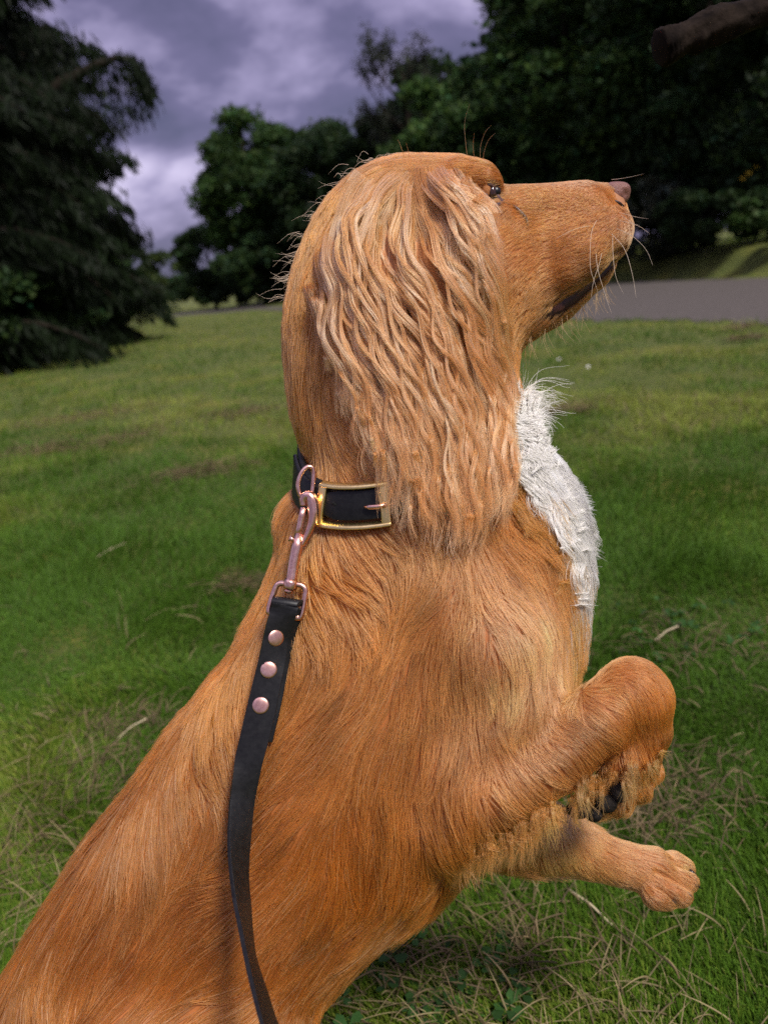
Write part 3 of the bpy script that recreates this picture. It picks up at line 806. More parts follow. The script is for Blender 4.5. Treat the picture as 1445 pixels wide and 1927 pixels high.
tuft = [locks(150, 46, 14, 10, CHEST, 1.0, 9, 80, 9, chestcol, (-.006, .004, .010), .00020, flow=cflow, surf=csurf, spread=10, tipmin=.3, strayf=9, extra=(-.6, .05)),
        locks(60, 40, 14, 11, CHEST, 1.0, 12, 70, 19, chestcol, (.0, .0, .018), .00018, flow=cflow, surf=csurf2, spread=5, tipmin=.4, strayf=6, extra=(-.4, .15)),
        locks(14, 24, 14, 9, smooth_poly([(962,738),(1000,742),(1010,780),(985,800),(965,780)], 4), 1.0, 12, 90, 29, chestcol, (.0, .0, .018), .00018, flow=cflow, surf=csurf2, spread=7, tipmin=.3, strayf=22, extra=(.0, .8)),
        locks(60, 50, 14, 11, smooth_poly([(950,760),(985,750),(1015,820),(1030,860),(1000,880),(960,860)], 4), 1.0, 9, 80, 39, chestcol, (.012, .016, .006), .00020, flow=cflow, surf=csurf, spread=9, tipmin=.3, strayf=9, extra=(-.3, .3))]
M_white = hair_mat('white_hair', rough=.4, radial=.6, tipgain=1.05, rootgain=.97, mixf=.25)
curves('chest_hair', *join(tuft), dog, M_white)

GP = smooth_poly([(930,905),(1000,900),(1040,930),(1066,990),(1074,1060),(1060,1100),(1040,1060),(1000,1000),(950,960)], 4)
GF = np.array([(940,930,.8,.6),(1000,930,.8,.65),(1050,980,.6,.85),(1080,1040,.35,1),(1090,1120,.0,1),(1000,1000,.6,.8)], float)
def gflow(x, y):
    d2 = (x[:, None] - GF[None, :, 0]) ** 2 + (y[:, None] - GF[None, :, 1]) ** 2
    w_ = 1 / (d2 + 300) ** 2; w_ /= w_.sum(1, keepdims=True)
    v = w_ @ GF[:, 2:]; return v / np.linalg.norm(v, axis=1)[:, None]
def goldcol(r, n, lk, m, layer, x0, y0):
    return np.clip(np.array([.78, .34, .08]) * np.exp(r.normal(0, .12, m) + r.normal(0, .1, n)[lk])[:, None], .01, .93)
curves('shoulder_fringe', *locks(46, 40, 14, 10, GP, 1.0, 9, 90, 12, goldcol, (-.004, .003, .006), .00019, flow=gflow, surf=csurf, spread=6, tipmin=.3, strayf=8, extra=(-.4, .5)), dog, M_fur)
# feathering that hangs from the near foreleg and elbow
FP = smooth_poly([(840,1585),(900,1560),(980,1530),(1060,1490),(1130,1450),(1180,1430),(1220,1420),(1240,1400),(1235,1430),(1180,1460),(1130,1490),(1090,1510),(1000,1570),(900,1620),(860,1620)], 4)
FF = np.array([(860,1600,-.1,1),(950,1570,.0,1),(1050,1520,.1,1),(1130,1470,.15,1),(1230,1410,.4,.8),(1190,1450,.1,1)], float)
def fflow(x, y):
    d2 = (x[:, None] - FF[None, :, 0]) ** 2 + (y[:, None] - FF[None, :, 1]) ** 2
    w_ = 1 / (d2 + 300) ** 2; w_ /= w_.sum(1, keepdims=True)
    v = w_ @ FF[:, 2:]; return v / np.linalg.norm(v, axis=1)[:, None]
DM2 = {}
fgx = np.arange(800, 1300, 20); fgy = np.arange(1360, 1760, 20)
FM = np.full((len(fgx), len(fgy)), np.nan)
for i, x in enumerate(fgx):
    last = .50
    for j, y in enumerate(fgy):
        h = hit(x, y)[0]
        zz = (h - CAM).dot(fw) if h is not None else np.nan
        if zz == zz and zz < .53: last = zz
        FM[i, j] = last
FM = blur2(FM, 3)
def fsurf(x, y):
    fx = np.clip((x - fgx[0]) / 20, 0, len(fgx) - 1.001); fy = np.clip((y - fgy[0]) / 20, 0, len(fgy) - 1.001)
    i = fx.astype(int); j = fy.astype(int); fx = fx - i; fy = fy - j
    return FM[i, j]*(1-fx)*(1-fy) + FM[i+1, j]*fx*(1-fy) + FM[i, j+1]*(1-fx)*fy + FM[i+1, j+1]*fx*fy
def fcol(r, n, lk, m, layer, x0, y0):
    return np.clip(np.array([.76, .35, .10]) * np.exp(r.normal(0, .12, m) + r.normal(0, .14, n)[lk])[:, None], .01, .93)
curves('leg_feather', *locks(120, 22, 14, 11, FP, 1.0, 5, 90, 22, fcol, (-.003, .002, .006), .00018, flow=fflow, surf=fsurf, spread=5, tipmin=.3, strayf=9, extra=(.0, .75)), dog, M_fur)

PP = smooth_poly([(1105,1448),(1150,1430),(1200,1425),(1225,1420),(1230,1440),(1190,1462),(1150,1480),(1112,1500),(1085,1505),(1090,1470)], 4)
def pcol(r, n, lk, m, layer, x0, y0):
    return np.clip(np.array([.80, .46, .19]) * np.exp(r.normal(0, .12, m) + r.normal(0, .14, n)[lk])[:, None], .01, .93)
curves('paw_feather', *locks(20, 16, 14, 11, PP, 1.0, 7, 80, 31, pcol, (.001, .013, .005), .00016, flow=fflow, surf=fsurf, spread=4, tipmin=.45, strayf=7, extra=(.2, .95)), dog, M_fur)
# ------------------------------------------------------------------ body skin, eye, nose, mouth, pads, whiskers
ms = bpy.data.materials.new('dog_skin'); ms.use_nodes = True
t_ = ms.node_tree; at = t_.nodes.new('ShaderNodeAttribute'); at.attribute_name = 'skin'
t_.links.new(at.outputs['Color'], t_.nodes['Principled BSDF'].inputs['Base Color']); t_.nodes['Principled BSDF'].inputs['Roughness'].default_value = .55
bpx, bz_ = project(BV)
skin = np.tile(np.array([.36, .12, .026]), (len(BV), 1))
mo = inside(smooth_poly([(1016,596),(1036,556),(1075,538),(1108,514),(1135,484),(1166,462),(1166,500),(1150,520),(1118,550),(1084,585),(1046,602)], 4), bpx[:, 0], bpx[:, 1])
skin[mo] = (.05, .022, .022)
pk = ((bpx[:, 0] - 1046) / 14) ** 2 + ((bpx[:, 1] - 578) / 8) ** 2 < 1
skin[pk] = (.20, .08, .07)
ew = (((bpx[:, 0] - 928) / 20) ** 2 + ((bpx[:, 1] - 367) / 28) ** 2 < 1)
skin[ew] = (.07, .03, .025)
sn_ = ((bpx[:, 0] - 1158) / 34) ** 2 + ((bpx[:, 1] - 372) / 28) ** 2 < 1
skin[sn_] = (.42, .19, .085)
wm = inside(WHITE, bpx[:, 0], bpx[:, 1]) & (bz_ > D0 - .045)
skin[wm] = (.72, .66, .58)
pad_zone = np.zeros(len(BV), bool)
bodyo = link('body', bme, dog, ms)
attr(bme, 'skin', 'FLOAT_COLOR', 'POINT', np.concatenate([skin, np.ones((len(BV), 1))], 1))
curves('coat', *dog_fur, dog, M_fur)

def bm_obj(name, bm, mats, parent=None, smooth=True, bevel=0, sub=0):
    me = bpy.data.meshes.new(name); bm.normal_update(); bm.to_mesh(me); bm.free()
    for p in me.polygons: p.use_smooth = smooth
    o = link(name, me, parent, mats)
    if bevel:
        md = o.modifiers.new('bevel', 'BEVEL'); md.width = bevel; md.segments = 3; md.limit_method = 'ANGLE'; md.angle_limit = R(40)
    if sub:
        md = o.modifiers.new('sub', 'SUBSURF'); md.levels = sub; md.render_levels = sub
    return o
import bmesh
def tube(bm, pts, rads, seg=12, flat=None, cap=True, closed=False):
    """swept round (or flattened) section; flat = (direction, factor)"""
    pts = [Vector(p) for p in pts]; n = len(pts)
    if not hasattr(rads, '__len__'): rads = [rads] * n
    rings = []; ref = None
    for i, p in enumerate(pts):
        tg = (pts[(i + 1) % n] - pts[i - 1]) if closed else (pts[min(i + 1, n - 1)] - pts[max(i - 1, 0)])
        tg.normalize()
        if ref is None: ref = tg.orthogonal().normalized()
        if flat: ref = flat[0].copy()
        ref = (ref - tg * ref.dot(tg)).normalized(); b2 = tg.cross(ref)
        f_ = flat[1] if flat else 1
        rings.append([bm.verts.new(p + ref * math.cos(2*math.pi*k/seg) * rads[i] * f_ + b2 * math.sin(2*math.pi*k/seg) * rads[i]) for k in range(seg)])
    m = n if closed else n - 1
    for i in range(m):
        a, c = rings[i], rings[(i + 1) % n]
        for k in range(seg): bm.faces.new((a[k], a[(k+1) % seg], c[(k+1) % seg], c[k]))
    if cap and not closed:
        bm.faces.new(rings[0][::-1]); bm.faces.new(rings[-1])
def cr_(pts, n=6):
    return [Vector(v) for v in dense([np.array(p, float) for p in pts], n)]
def at_px(px, py, z): # point at pixel and camera depth z
    return Vector(to3(np.array([float(px)]), np.array([float(py)]), np.array([float(z)]))[0])
def sdepth(px, py, default=.5):
    h = hit(px, py)[0]
    return (h - CAM).dot(fw) if h is not None else default
def ellipsoid(bm, c, r3, axes=None, seg=20):
    geo_ = bmesh.ops.create_uvsphere(bm, u_segments=seg, v_segments=seg // 2 + 4, radius=1)
    axes = axes or (rt, up, fw)
    for v in geo_['verts']:
        p = v.co.copy(); v.co = c + axes[0] * p.x * r3[0] + axes[1] * p.y * r3[1] + axes[2] * p.z * r3[2]
    return geo_['verts']
# eye
ez = min(sdepth(934, 366), sdepth(924, 356), sdepth(930, 380))
m_eye = mat('eye_brown', (.035, .014, .006), .14, 0, Coat_Weight=.3); m_eye.node_tree.nodes['Principled BSDF'].inputs['Coat Roughness'].default_value = .02
m_lid = noise_mat('eyelid_skin', (.055, .028, .025), (.12, .06, .055), 300, .45)
ec_ = at_px(924, 366, ez + .0070)
bm = bmesh.new(); ellipsoid(bm, ec_, (.0044, .0078, .0072)); eye = bm_obj('eye', bm, m_eye, dog)
bm = bmesh.new(); gaze = (rt * .75 + up * .25 - fw * .62).normalized()
ellipsoid(bm, ec_ + gaze * .0036, (.0040, .0042, .0040), seg=16)
bm_obj('pupil', bm, mat('pupil', (.002, .002, .002), .35), eye)
bm = bmesh.new()
lid = [(916,376),(914,364),(916,353),(921,347),(927,351),(932,359),(936,370),(944,380),(938,385),(930,387),(921,385)]
tube(bm, [at_px(x, y, sdepth(x, y, ez) - .0005) for x, y in [tuple(v) for v in smooth_poly(lid, 4)]], .0015, closed=True, seg=8)
bm_obj('eyelid', bm, m_lid, eye)
bm = bmesh.new()
tl = [tuple(v) for v in dense([np.array(v, float) for v in ((944,381),(956,384),(970,391),(983,403),(990,413),(993,426))], 5)]
tube(bm, [at_px(x, y, sdepth(x, y, ez) - .0002) for x, y in tl], [.0007 + .0005 * math.sin(math.pi * i / len(tl)) for i in range(len(tl))], seg=8)
bm_obj('tear_line', bm, mat('tear_stain', (.05, .018, .025), .35), dog)
bm = bmesh.new(); ellipsoid(bm, ec_ - rt * .0040 + up * .0026 - fw * .0016, (.0044, .0080, .0062)); bm_obj('brow_fold', bm, noise_mat('brow_skin', (.34, .125, .035), (.50, .20, .06), 900, .8, bump=.5), eye)
# nose leather
m_nose = noise_mat('nose_leather', (.19, .080, .060), (.27, .125, .095), 700, .38, bump=.6, rrange=(.25, .5))
bm = bmesh.new()
nc = pw(1155, 368, 18)
vs_ = ellipsoid(bm, nc, (.0115, .0094, .0140), seg=32)
for v in vs_:
    q = v.co - nc; l3 = [q.dot(rt) / .0115, q.dot(up) / .0094, q.dot(fw) / .0140]; l3 = [math.copysign(abs(t__) ** .78, t__) for t__ in l3]
    v.co = nc + rt * l3[0] * .0112 + up * l3[1] * .0082 + fw * l3[2] * .0130
    q = v.co - nc; a, b_, c_ = q.dot(rt) / .0115, q.dot(up) / .0094, q.dot(fw) / .0140
    v.co += rt * (.0016 * max(0, a) * (b_ * .6)) - up * .0010 * max(0, -b_) * (1 - abs(a))
    dn = (a - .55) ** 2 / .12 + (b_ + .30) ** 2 / .10 + (c_ + .70) ** 2 / .12    # nostril dent, near side
    df = (a - .55) ** 2 / .12 + (b_ + .30) ** 2 / .10 + (c_ - .70) ** 2 / .12
    v.co -= (v.co - nc).normalized() * .0028 * (math.exp(-dn) + math.exp(-df))
    v.co -= (v.co - nc).normalized() * .0006 * math.exp(-(c_ / .08) ** 2) * (a > 0)
nose = bm_obj('nose', bm, m_nose, dog)
bm = bmesh.new()
tube(bm, [pw(x, y, w_) for x, y, w_ in ((1151,378,-30),(1158,379,-30),(1166,383,-27),(1174,388,-20))], [.0005, .0010, .0011, .0004], seg=8)
bm_obj('nostril', bm, mat('nostril_dark', (.02, .008, .008), .5), nose)
# paw pads of the folded near paw
m_pad = noise_mat('paw_pad', (.008, .006, .005), (.022, .018, .015), 500, .7, bump=.8, Specular_IOR_Level=.15)
for x, y, z_, r3 in ((1088, 1524, .497, (.0080, .0054, .0070)), (1116, 1531, .496, (.0058, .0052, .0060)), (1139, 1512, .4955, (.0075, .0060, .0065)), (1162, 1490, .496, (.0056, .0074, .0065)), (1222, 1430, .505, (.004, .0055, .006))):
    bm = bmesh.new(); ellipsoid(bm, at_px(x, y, z_), r3, seg=16); bm_obj('paw_pad', bm, m_pad, dog)
m_claw = mat('claw', (.03, .02, .018), .3)
for (x, y), (x2, y2), z_ in (((1296,1640),(1311,1650),.606), ((1304,1662),(1318,1672),.600), ((1292,1684),(1306,1694),.593), ((1262,1694),(1276,1704),.588)):
    bm = bmesh.new(); tube(bm, [at_px(x, y, z_), at_px((x+x2)/2, (y+y2)/2 - 2, z_), at_px(x2, y2, z_)], [.0022, .0016, .0003], seg=8); bm_obj('claw', bm, m_claw, dog)
# whiskers, brow and chin bristles
wh = []
def bristle(pts, z0, z1, r=.00015, c=(.72, .58, .40), n=12):
    P_ = dense([np.array(v, float) for v in pts], 6); zz = np.linspace(z0, z1, len(P_))
    q = np.array([at_px(v[0], v[1], z) for v, z in zip(P_, zz)])
    ti = np.linspace(0, len(q) - 1, n); i0 = np.minimum(ti.astype(int), len(q) - 2); fr = (ti - i0)[:, None]
    wh.append((q[i0] * (1 - fr) + q[i0 + 1] * fr, r * (1 - .8 * np.linspace(0, 1, n) ** 1.5), c))
zb = sdepth(1120, 440) - .001
for p in ([(1122,415),(1112,440),(1110,500),(1118,530),(1124,548)], [(1132,475),(1126,500),(1116,530),(1112,560)], [(1152,445),(1153,480),(1158,520),(1172,552)], [(1110,425),(1085,430),(1062,440),(1045,450)],
          [(1150,440),(1175,470),(1190,520),(1196,560)], [(1160,430),(1190,445),(1215,470),(1228,500)], [(1165,400),(1195,408),(1220,412)], [(1165,415),(1200,425),(1222,440)], [(1150,338),(1175,335),(1212,327)],
          [(1120,470),(1125,510),(1140,560),(1150,590)], [(1168,405),(1190,420),(1202,424)]):
    bristle(p, zb, zb - .02)
zb2 = sdepth(890, 330)
for p in ([(880,300),(876,270),(874,230),(884,195)], [(903,300),(904,275),(912,250),(924,236)], [(908,302),(912,280),(920,262),(932,250)], [(893,302),(890,275),(892,250)], [(760,292),(752,270),(748,262)], [(770,292),(764,268)]):
    bristle(p, zb2 + .02, zb2 - .005, .00016, (.5, .32, .15))
rb = np.random.default_rng(5)
for _ in range(90):                       # chin and throat wisps
    s_ = rb.random(); x = 985 + s_ * 160; y = 648 - s_ * 110 + rb.normal(0, 5)
    ln_ = rb.uniform(14, 48); dx = rb.normal(.25, .35)
    bristle([(x, y), (x + dx * ln_ * .4, y + ln_ * .5), (x + dx * ln_, y + ln_)], .565 + rb.normal(0, .015), .56, .00013, (.55, .36, .18), 6 if False else 12)
for _ in range(110):                      # flyaway hairs down the nape and crown
    k_ = rb.random(); i_ = rb.integers(0, 10)
    ed_ = [(552,520),(560,480),(575,445),(594,410),(618,375),(642,350),(672,325),(702,309),(740,299),(545,560)][i_]
    x, y = ed_[0] + rb.normal(0, 8), ed_[1] + rb.normal(0, 8)
    ln_ = rb.uniform(12, 46); a_ = rb.uniform(1.9, 3.6)
    bristle([(x, y), (x + math.cos(a_) * ln_ * .5, y - math.sin(a_) * ln_ * .3 + 3), (x + math.cos(a_) * ln_, y + ln_ * rb.uniform(-.2, .6))], .575, .575, .00012, (.8, .62, .42))
curves('whisker', np.array([q[0] for q in wh]), np.array([q[1] for q in wh]), np.array([q[2] for q in wh]), dog, M_white)

# ------------------------------------------------------------------ collar
m_strap = noise_mat('coated_webbing', (.005, .005, .005), (.011, .011, .011), 260, .36, bump=.06, rrange=(.34, .46), Specular_IOR_Level=.32)
m_gold = noise_mat('brass', (.90, .66, .24), (.98, .78, .34), 400, .3, metal=1, rrange=(.22, .36))
m_rose = noise_mat('rose_gold', (.80, .43, .31), (.92, .60, .48), 350, .24, metal=1, rrange=(.18, .32))
def ang_at(px, lo=20, hi=200):
    best = None
    for i in range(400):
        a = R(lo + (hi - lo) * i / 399); p = np.array(ring(a, .004))[None]
        x = project(p)[0][0, 0]
        if best is None or abs(x - px) < best[0]: best = (abs(x - px), a)
    return best[1]
def arc(name, a0, a1, h0, h1, o0, o1, mt, parent, n=24, closed=False, bevel=.0008, taper=None):
    bm = bmesh.new(); R_ = []
    m = n if closed else n + 1
    for i in range(m):
        a = a0 + (a1 - a0) * i / n
        g_ = taper(i / n) if taper else 1
        R_.append([bm.verts.new(ring(a, o, h * g_)) for o, h in ((o0, h0), (o0, h1), (o1, h1), (o1, h0))])
    for i in range(n):
        p, q = R_[i], R_[(i + 1) % m]
        for k in range(4): bm.faces.new((p[k], p[(k+1) % 4], q[(k+1) % 4], q[k]))
    if not closed: bm.faces.new(R_[0][::-1]); bm.faces.new(R_[-1])
    bmesh.ops.recalc_face_normals(bm, faces=bm.faces)
    return bm_obj(name, bm, mt, parent, bevel=bevel)
collar = tag(empty('dog_collar', CC), 'black strap collar with gold buckle round the spaniel neck', 'collar')
# thing at the neck; parts hang from it
arc('strap', 0, 2 * math.pi, -STRAP_H, STRAP_H, .001, .0055, m_strap, collar, n=96, closed=True)
aL, aR = ang_at(606), ang_at(736)
arc('strap_tongue', ang_at(618), ang_at(800), -STRAP_H * .93, STRAP_H * .93, .0057, .0083, m_strap, collar, n=24, taper=lambda t__: min(1, .72 + t__ * 8 * .28))
arc('keeper_layer', ang_at(566), ang_at(604), -STRAP_H * .98, STRAP_H * .98, .0057, .0088, m_strap, collar, n=8)
bk = bpy.data.objects
buckle = arc('buckle', aL, aL + (aR - aL) * .125, -.0112, .0112, .0065, .0105, m_gold, collar, n=4, bevel=.0009)
arc('buckle_bar', aR - (aR - aL) * .115, aR, -.0112, .0112, .0065, .0105, m_gold, buckle, n=4, bevel=.0009)
arc('buckle_bar', aL, aR, .0100, .0120, .0060, .0112, m_gold, buckle, n=20, bevel=.0009)
arc('buckle_bar', aL, aR, -.0120, -.0100, .0060, .0112, m_gold, buckle, n=20, bevel=.0009)
bm = bmesh.new()
ap = ang_at(708)
tube(bm, [ring(ang_at(693), .0102, .0), ring(ang_at(702), .0112, .0), ring(ang_at(716), .0118, .0), ring(ang_at(731), .0108, .0)], [.0012, .0017, .0017, .0019], seg=12)
bm_obj('buckle_prong', bm, m_rose, buckle)
bm = bmesh.new(); ah = ang_at(636)
hn = (ring(ah, .02) - ring(ah, 0)).normalized()
tube(bm, [ring(ah, .0076), ring(ah, .0083)], .0021, seg=20)
bm_obj('punched_hole', bm, mat('hole_dark', (.002, .002, .002), .9), collar)
# D-ring on the strap, towards the nape
ad = ang_at(577)
zc_ = min((ring(ang_at(p_), .009) - CAM).dot(fw) for p_ in (577, 588, 600))
bm = bmesh.new(); dr = []
for x, y in [tuple(v) for v in smooth_poly([(590,884),(582,878),(572,884),(564,898),(561,916),(566,934),(575,944),(584,940),(588,925),(590,905)], 4)]:
    dr.append(at_px(x, y, zc_ - .002 + (x - 575) * .00008))
tube(bm, dr, .0016, closed=True, seg=12); bm_obj('d_ring', bm, m_rose, collar)

# ------------------------------------------------------------------ lead
lead = tag(empty('dog_lead', pw(540, 1100, -190)), 'black strap lead with three copper rivets and rose gold clip', 'dog lead')
zs = min(sdepth(570, 1000), sdepth(560, 1080), .50) - .012
zh = zc_ - .006
def zl(y):     # depth of the hanging hardware
    return np.interp(y, [930, 1000, 1100, 1160], [zh, min(zh, sdepth(575, 1000) - .012), sdepth(560, 1100) - .012, sdepth(545, 1160) - .011])
bm = bmesh.new()      # hook claw
hk = [(571,952),(571,940),(577,933),(585,936),(589,950),(590,968),(586,988),(577,1008),(567,1026)]
hp = [at_px(x, y, zl(y)) for x, y in [tuple(v) for v in dense([np.array(v, float) for v in hk], 5)]]
nh = len(hp); tube(bm, hp, [.0022 + .0021 * math.sin(math.pi * min(1, i / nh * 1.05)) ** 1.5 for i in range(nh)], seg=16)
clip_ = bm_obj('snap_hook', bm, m_rose, lead, bevel=0)
bm = bmesh.new(); tube(bm, [at_px(x, y, zl(y) - .001) for x, y in ((571,955),(568,972),(564,992),(559,1014))], [.0022, .0024, .0022, .0024], seg=12); bm_obj('gate', bm, m_rose, clip_)
bm = bmesh.new(); tube(bm, [at_px(x, y, zl(y) - .001) for x, y in ((563,1004),(559,1030),(553,1060),(549,1088),(548,1094))], [.0028, .0038, .0038, .0036, .0042], seg=20); bm_obj('barrel', bm, m_rose, clip_)
bm = bmesh.new(); tube(bm, [at_px(x, y, zl(y) - .002) for x, y in ((557,1018),(550,1015),(545,1013))], [.0014, .0016, .0022], seg=12); bm_obj('thumb_knob', bm, m_rose, clip_)
bm = bmesh.new(); tube(bm, [at_px(x, y, zl(y) - .001) for x, y in ((549,1090),(547,1096),(546,1106),(545,1110))], [.0042, .0049, .0049, .0040], seg=20); bm_obj('swivel', bm, m_rose, clip_)
bm = bmesh.new(); tube(bm, [at_px(x, y, zl(y) - .001) for x, y in ((545,1108),(543,1113),(543,1117))], [.0030, .0034, .0024], seg=16); bm_obj('swivel_rivet', bm, m_rose, clip_)
bm = bmesh.new()
sq = [(506,1150),(509,1135),(518,1108),(524,1099),(535,1098),(560,1100),(570,1103),(575,1112),(572,1135),(567,1158),(560,1163),(535,1158),(510,1154)]
tube(bm, [at_px(x, y, zl(min(y, 1155)) - .001) for x, y in [tuple(v) for v in smooth_poly(sq, 3)]], .0020, closed=True, seg=12); bm_obj('square_ring', bm, m_rose, lead)
# strap: one strip, doubled behind itself at the top
rows = [(1390,462,507),(1325,478,524),(1260,492,536),(1200,507,546),(1160,520,562)]            # back layer, bottom to top
front = [(1137,513,562),(1150,509,559),(1172,503,551),(1200,497,542),(1260,483,533),(1325,467,521),(1390,452,506),(1430,443,487 + 8),(1500,434,479),(1550,431,473),(1600,431,468),(1650,435,466),(1700,442,470),(1750,452,473),(1800,462,480),(1860,475,500),(1927,492,523),(1990,512,560),(2060,530,600),(2200,560,660),(2400,600,730),(2650,640,810)]
zf_ys = [1130, 1200, 1330, 1500, 1700, 1927, 2060, 2650]
zf_v = [zl(1150) - .004] + [min(sdepth(x, y) for x in (x0, x0 + 25, x0 + 45)) - .010 for y, x0 in ((1200, 500), (1330, 470), (1500, 434))] + [min(sdepth(445, 1700), .48) - .016, .40, .36, .22]
zf_v = [float(v) for v in zf_v]
zf_v = [v - .003 for v in zf_v]
for i in range(1, 5): zf_v[i] = min(zf_v[i], zf_v[i - 1] + .004)
def strip(rws, dz, name, parent, flip=1, Wd=.0175, th=.0028):
    ys_ = np.array([r_[0] for r_ in rws], float); L_ = np.array([r_[1] for r_ in rws], float); R2 = np.array([r_[2] for r_ in rws], float)
    P_ = np.array(dense([np.array([y, l_, r_]) for y, l_, r_ in zip(ys_, L_, R2)], 5))
    bm = bmesh.new(); prev = None
    for y, l_, r_ in P_:
        z = np.interp(y, zf_ys, zf_v) + dz
        wpx = (r_ - l_) * z / F
        e_ = math.sqrt(max(0, Wd ** 2 - wpx ** 2)) if wpx < Wd else 0
        a = at_px(l_, y - 3, z - e_ * .5 * flip); c = at_px(r_, y + 4, z + e_ * .5 * flip)
        acr = (c - a).normalized(); dn = (at_px((l_+r_)/2, y + 20, z) - at_px((l_+r_)/2, y, z)).normalized()
        nn = acr.cross(dn).normalized()
        if nn.dot(fw) > 0 : nn = -nn
        q = [bm.verts.new(v) for v in (a + nn * th / 2, c + nn * th / 2, c - nn * th / 2, a - nn * th / 2)]
        if prev:
            for k in range(4): bm.faces.new((prev[k], prev[(k+1) % 4], q[(k+1) % 4], q[k]))
        else: bm.faces.new(q[::-1])
        prev = q
    bm.faces.new(prev)
    bmesh.ops.recalc_face_normals(bm, faces=bm.faces)
    return bm_obj(name, bm, m_strap, parent, bevel=.0006)
lead_strap = strip(front, 0, 'strap', lead)
strip([(1142,521,570),(1160,520,566),(1200,509,553),(1260,494,541),(1325,479,529),(1393,463,513)], .0045, 'strap_return', lead)
zt = zf_v[0]
bm = bmesh.new()           # the fold over the ring
for s_ in (0,):
    pts_a, pts_c = [], []
    for k in range(9):
        a_ = math.pi * k / 8; oz_ = .0031 - .0031 * math.cos(a_); oy_ = -9 * math.sin(a_)
        for rr_, lst in ((.0014, pts_a), (-.0014, pts_c)):
            lst.append((oz_ + rr_ * -math.cos(a_) * 1, oy_ - rr_ * F / zt * math.sin(a_)))
    def fp(side, o_):
        x = (513, 562)[side] + (8 if o_[0] > .003 else 8 * o_[0] / .0031) ; y = (1135, 1142)[side]
        return at_px(x, y + o_[1], zt + o_[0])
    ra = [[bm.verts.new(fp(0, a_)), bm.verts.new(fp(1, a_)), bm.verts.new(fp(1, c_)), bm.verts.new(fp(0, c_))] for a_, c_ in zip(pts_a, pts_c)]
    for p, q in zip(ra, ra[1:]):
        for k in range(4): bm.faces.new((p[k], p[(k+1) % 4], q[(k+1) % 4], q[k]))
    bm.faces.new(ra[0][::-1]); bm.faces.new(ra[-1])
bmesh.ops.recalc_face_normals(bm, faces=bm.faces)
bm_obj('strap_fold', bm, m_strap, lead, bevel=.0004)
m_copper = noise_mat('copper_rivet', (.82, .44, .33), (.92, .58, .46), 300, .3, metal=1, rrange=(.22, .4))
for x, y in ((517, 1200), (501, 1260), (486, 1327)):
    z = float(np.interp(y, zf_ys, zf_v)); l_ = np.interp(y, [f_[0] for f_ in front], [f_[1] for f_ in front]); r_ = np.interp(y, [f_[0] for f_ in front], [f_[2] for f_ in front])
    wpx = (r_ - l_) * z / F; e_ = math.sqrt(max(0, .0175 ** 2 - wpx ** 2))
    pa, pc = at_px(l_, y - 3, z - e_ / 2), at_px(r_, y + 4, z + e_ / 2)
    side = (pc - pa).normalized(); z2 = float(np.interp(y + 20, zf_ys, zf_v))
    ax = (at_px(x - 5, y + 20, z2) - at_px(x, y, z)).normalized(); ax = (ax - side * ax.dot(side)).normalized()
    c = pa.lerp(pc, .46); nn = side.cross(ax).normalized(); nn = -nn if nn.dot(fw) > 0 else nn
    bm = bmesh.new()
    prof = [(.0052, .0012), (.0055, .0017), (.0053, .0021), (.0044, .0024), (.0028, .0026), (.0012, .0027)]
    rg = [[bm.verts.new(c + nn * h_ + (ax * math.cos(2*math.pi*k/28) + side * math.sin(2*math.pi*k/28)) * r_) for k in range(28)] for r_, h_ in prof]
    for p, q in zip(rg, rg[1:]):
        for k in range(28): bm.faces.new((p[k], p[(k+1) % 28], q[(k+1) % 28], q[k]))
    bm.faces.new(rg[-1]); bmesh.ops.recalc_face_normals(bm, faces=bm.faces)
    bm_obj('rivet', bm, m_copper, lead)

# ------------------------------------------------------------------ the stick held up in front of the dog
m_bark = noise_mat('stick_bark', (.006, .004, .003), (.026, .018, .013), 60, .9, bump=1.0, detail=10, Specular_IOR_Level=.08)
bm = bmesh.new()
cl = dense([np.array(v, float) for v in ((1238,92),(1268,80),(1320,58),(1390,35),(1480,2),(1620,-60),(1800,-150))], 14)
rs_ = np.random.default_rng(3); pts_ = [at_px(v[0], v[1], .60) for v in cl]; n_ = len(pts_)
seg = 26; rgs = []
for i, p in enumerate(pts_):
    tg = (pts_[min(i+1, n_-1)] - pts_[max(i-1, 0)]).normalized(); ref = (up - tg * up.dot(tg)).normalized(); b2 = tg.cross(ref)
    base = .0125 * (1 + .12 * math.sin(i * .23)) * (.78 if i == 0 else .93 if i == 1 else 1)
    knob = .004 * math.exp(-((i - 24) / 3.0) ** 2)
    rgs.append([bm.verts.new(p + (ref * math.cos(2*math.pi*k/seg) + b2 * math.sin(2*math.pi*k/seg)) * (base * (1 + .05 * math.sin(k * 1.7 + i * .15) + .03 * rs_.normal()) + knob * max(0, math.cos(2*math.pi*(k-14)/seg)))) for k in range(seg)])
for p, q in zip(rgs, rgs[1:]):
    for k in range(seg): bm.faces.new((p[k], p[(k+1) % seg], q[(k+1) % seg], q[k]))
cv = bm.verts.new(pts_[0] - (pts_[1] - pts_[0]).normalized() * .002)
for k in range(seg): bm.faces.new((rgs[0][(k+1) % seg], rgs[0][k], cv))
bmesh.ops.recalc_face_normals(bm, faces=bm.faces)
stick = bm_obj('stick', bm, m_bark); tag(stick, 'thick dark bark stick held up in the air, top right corner', 'stick')
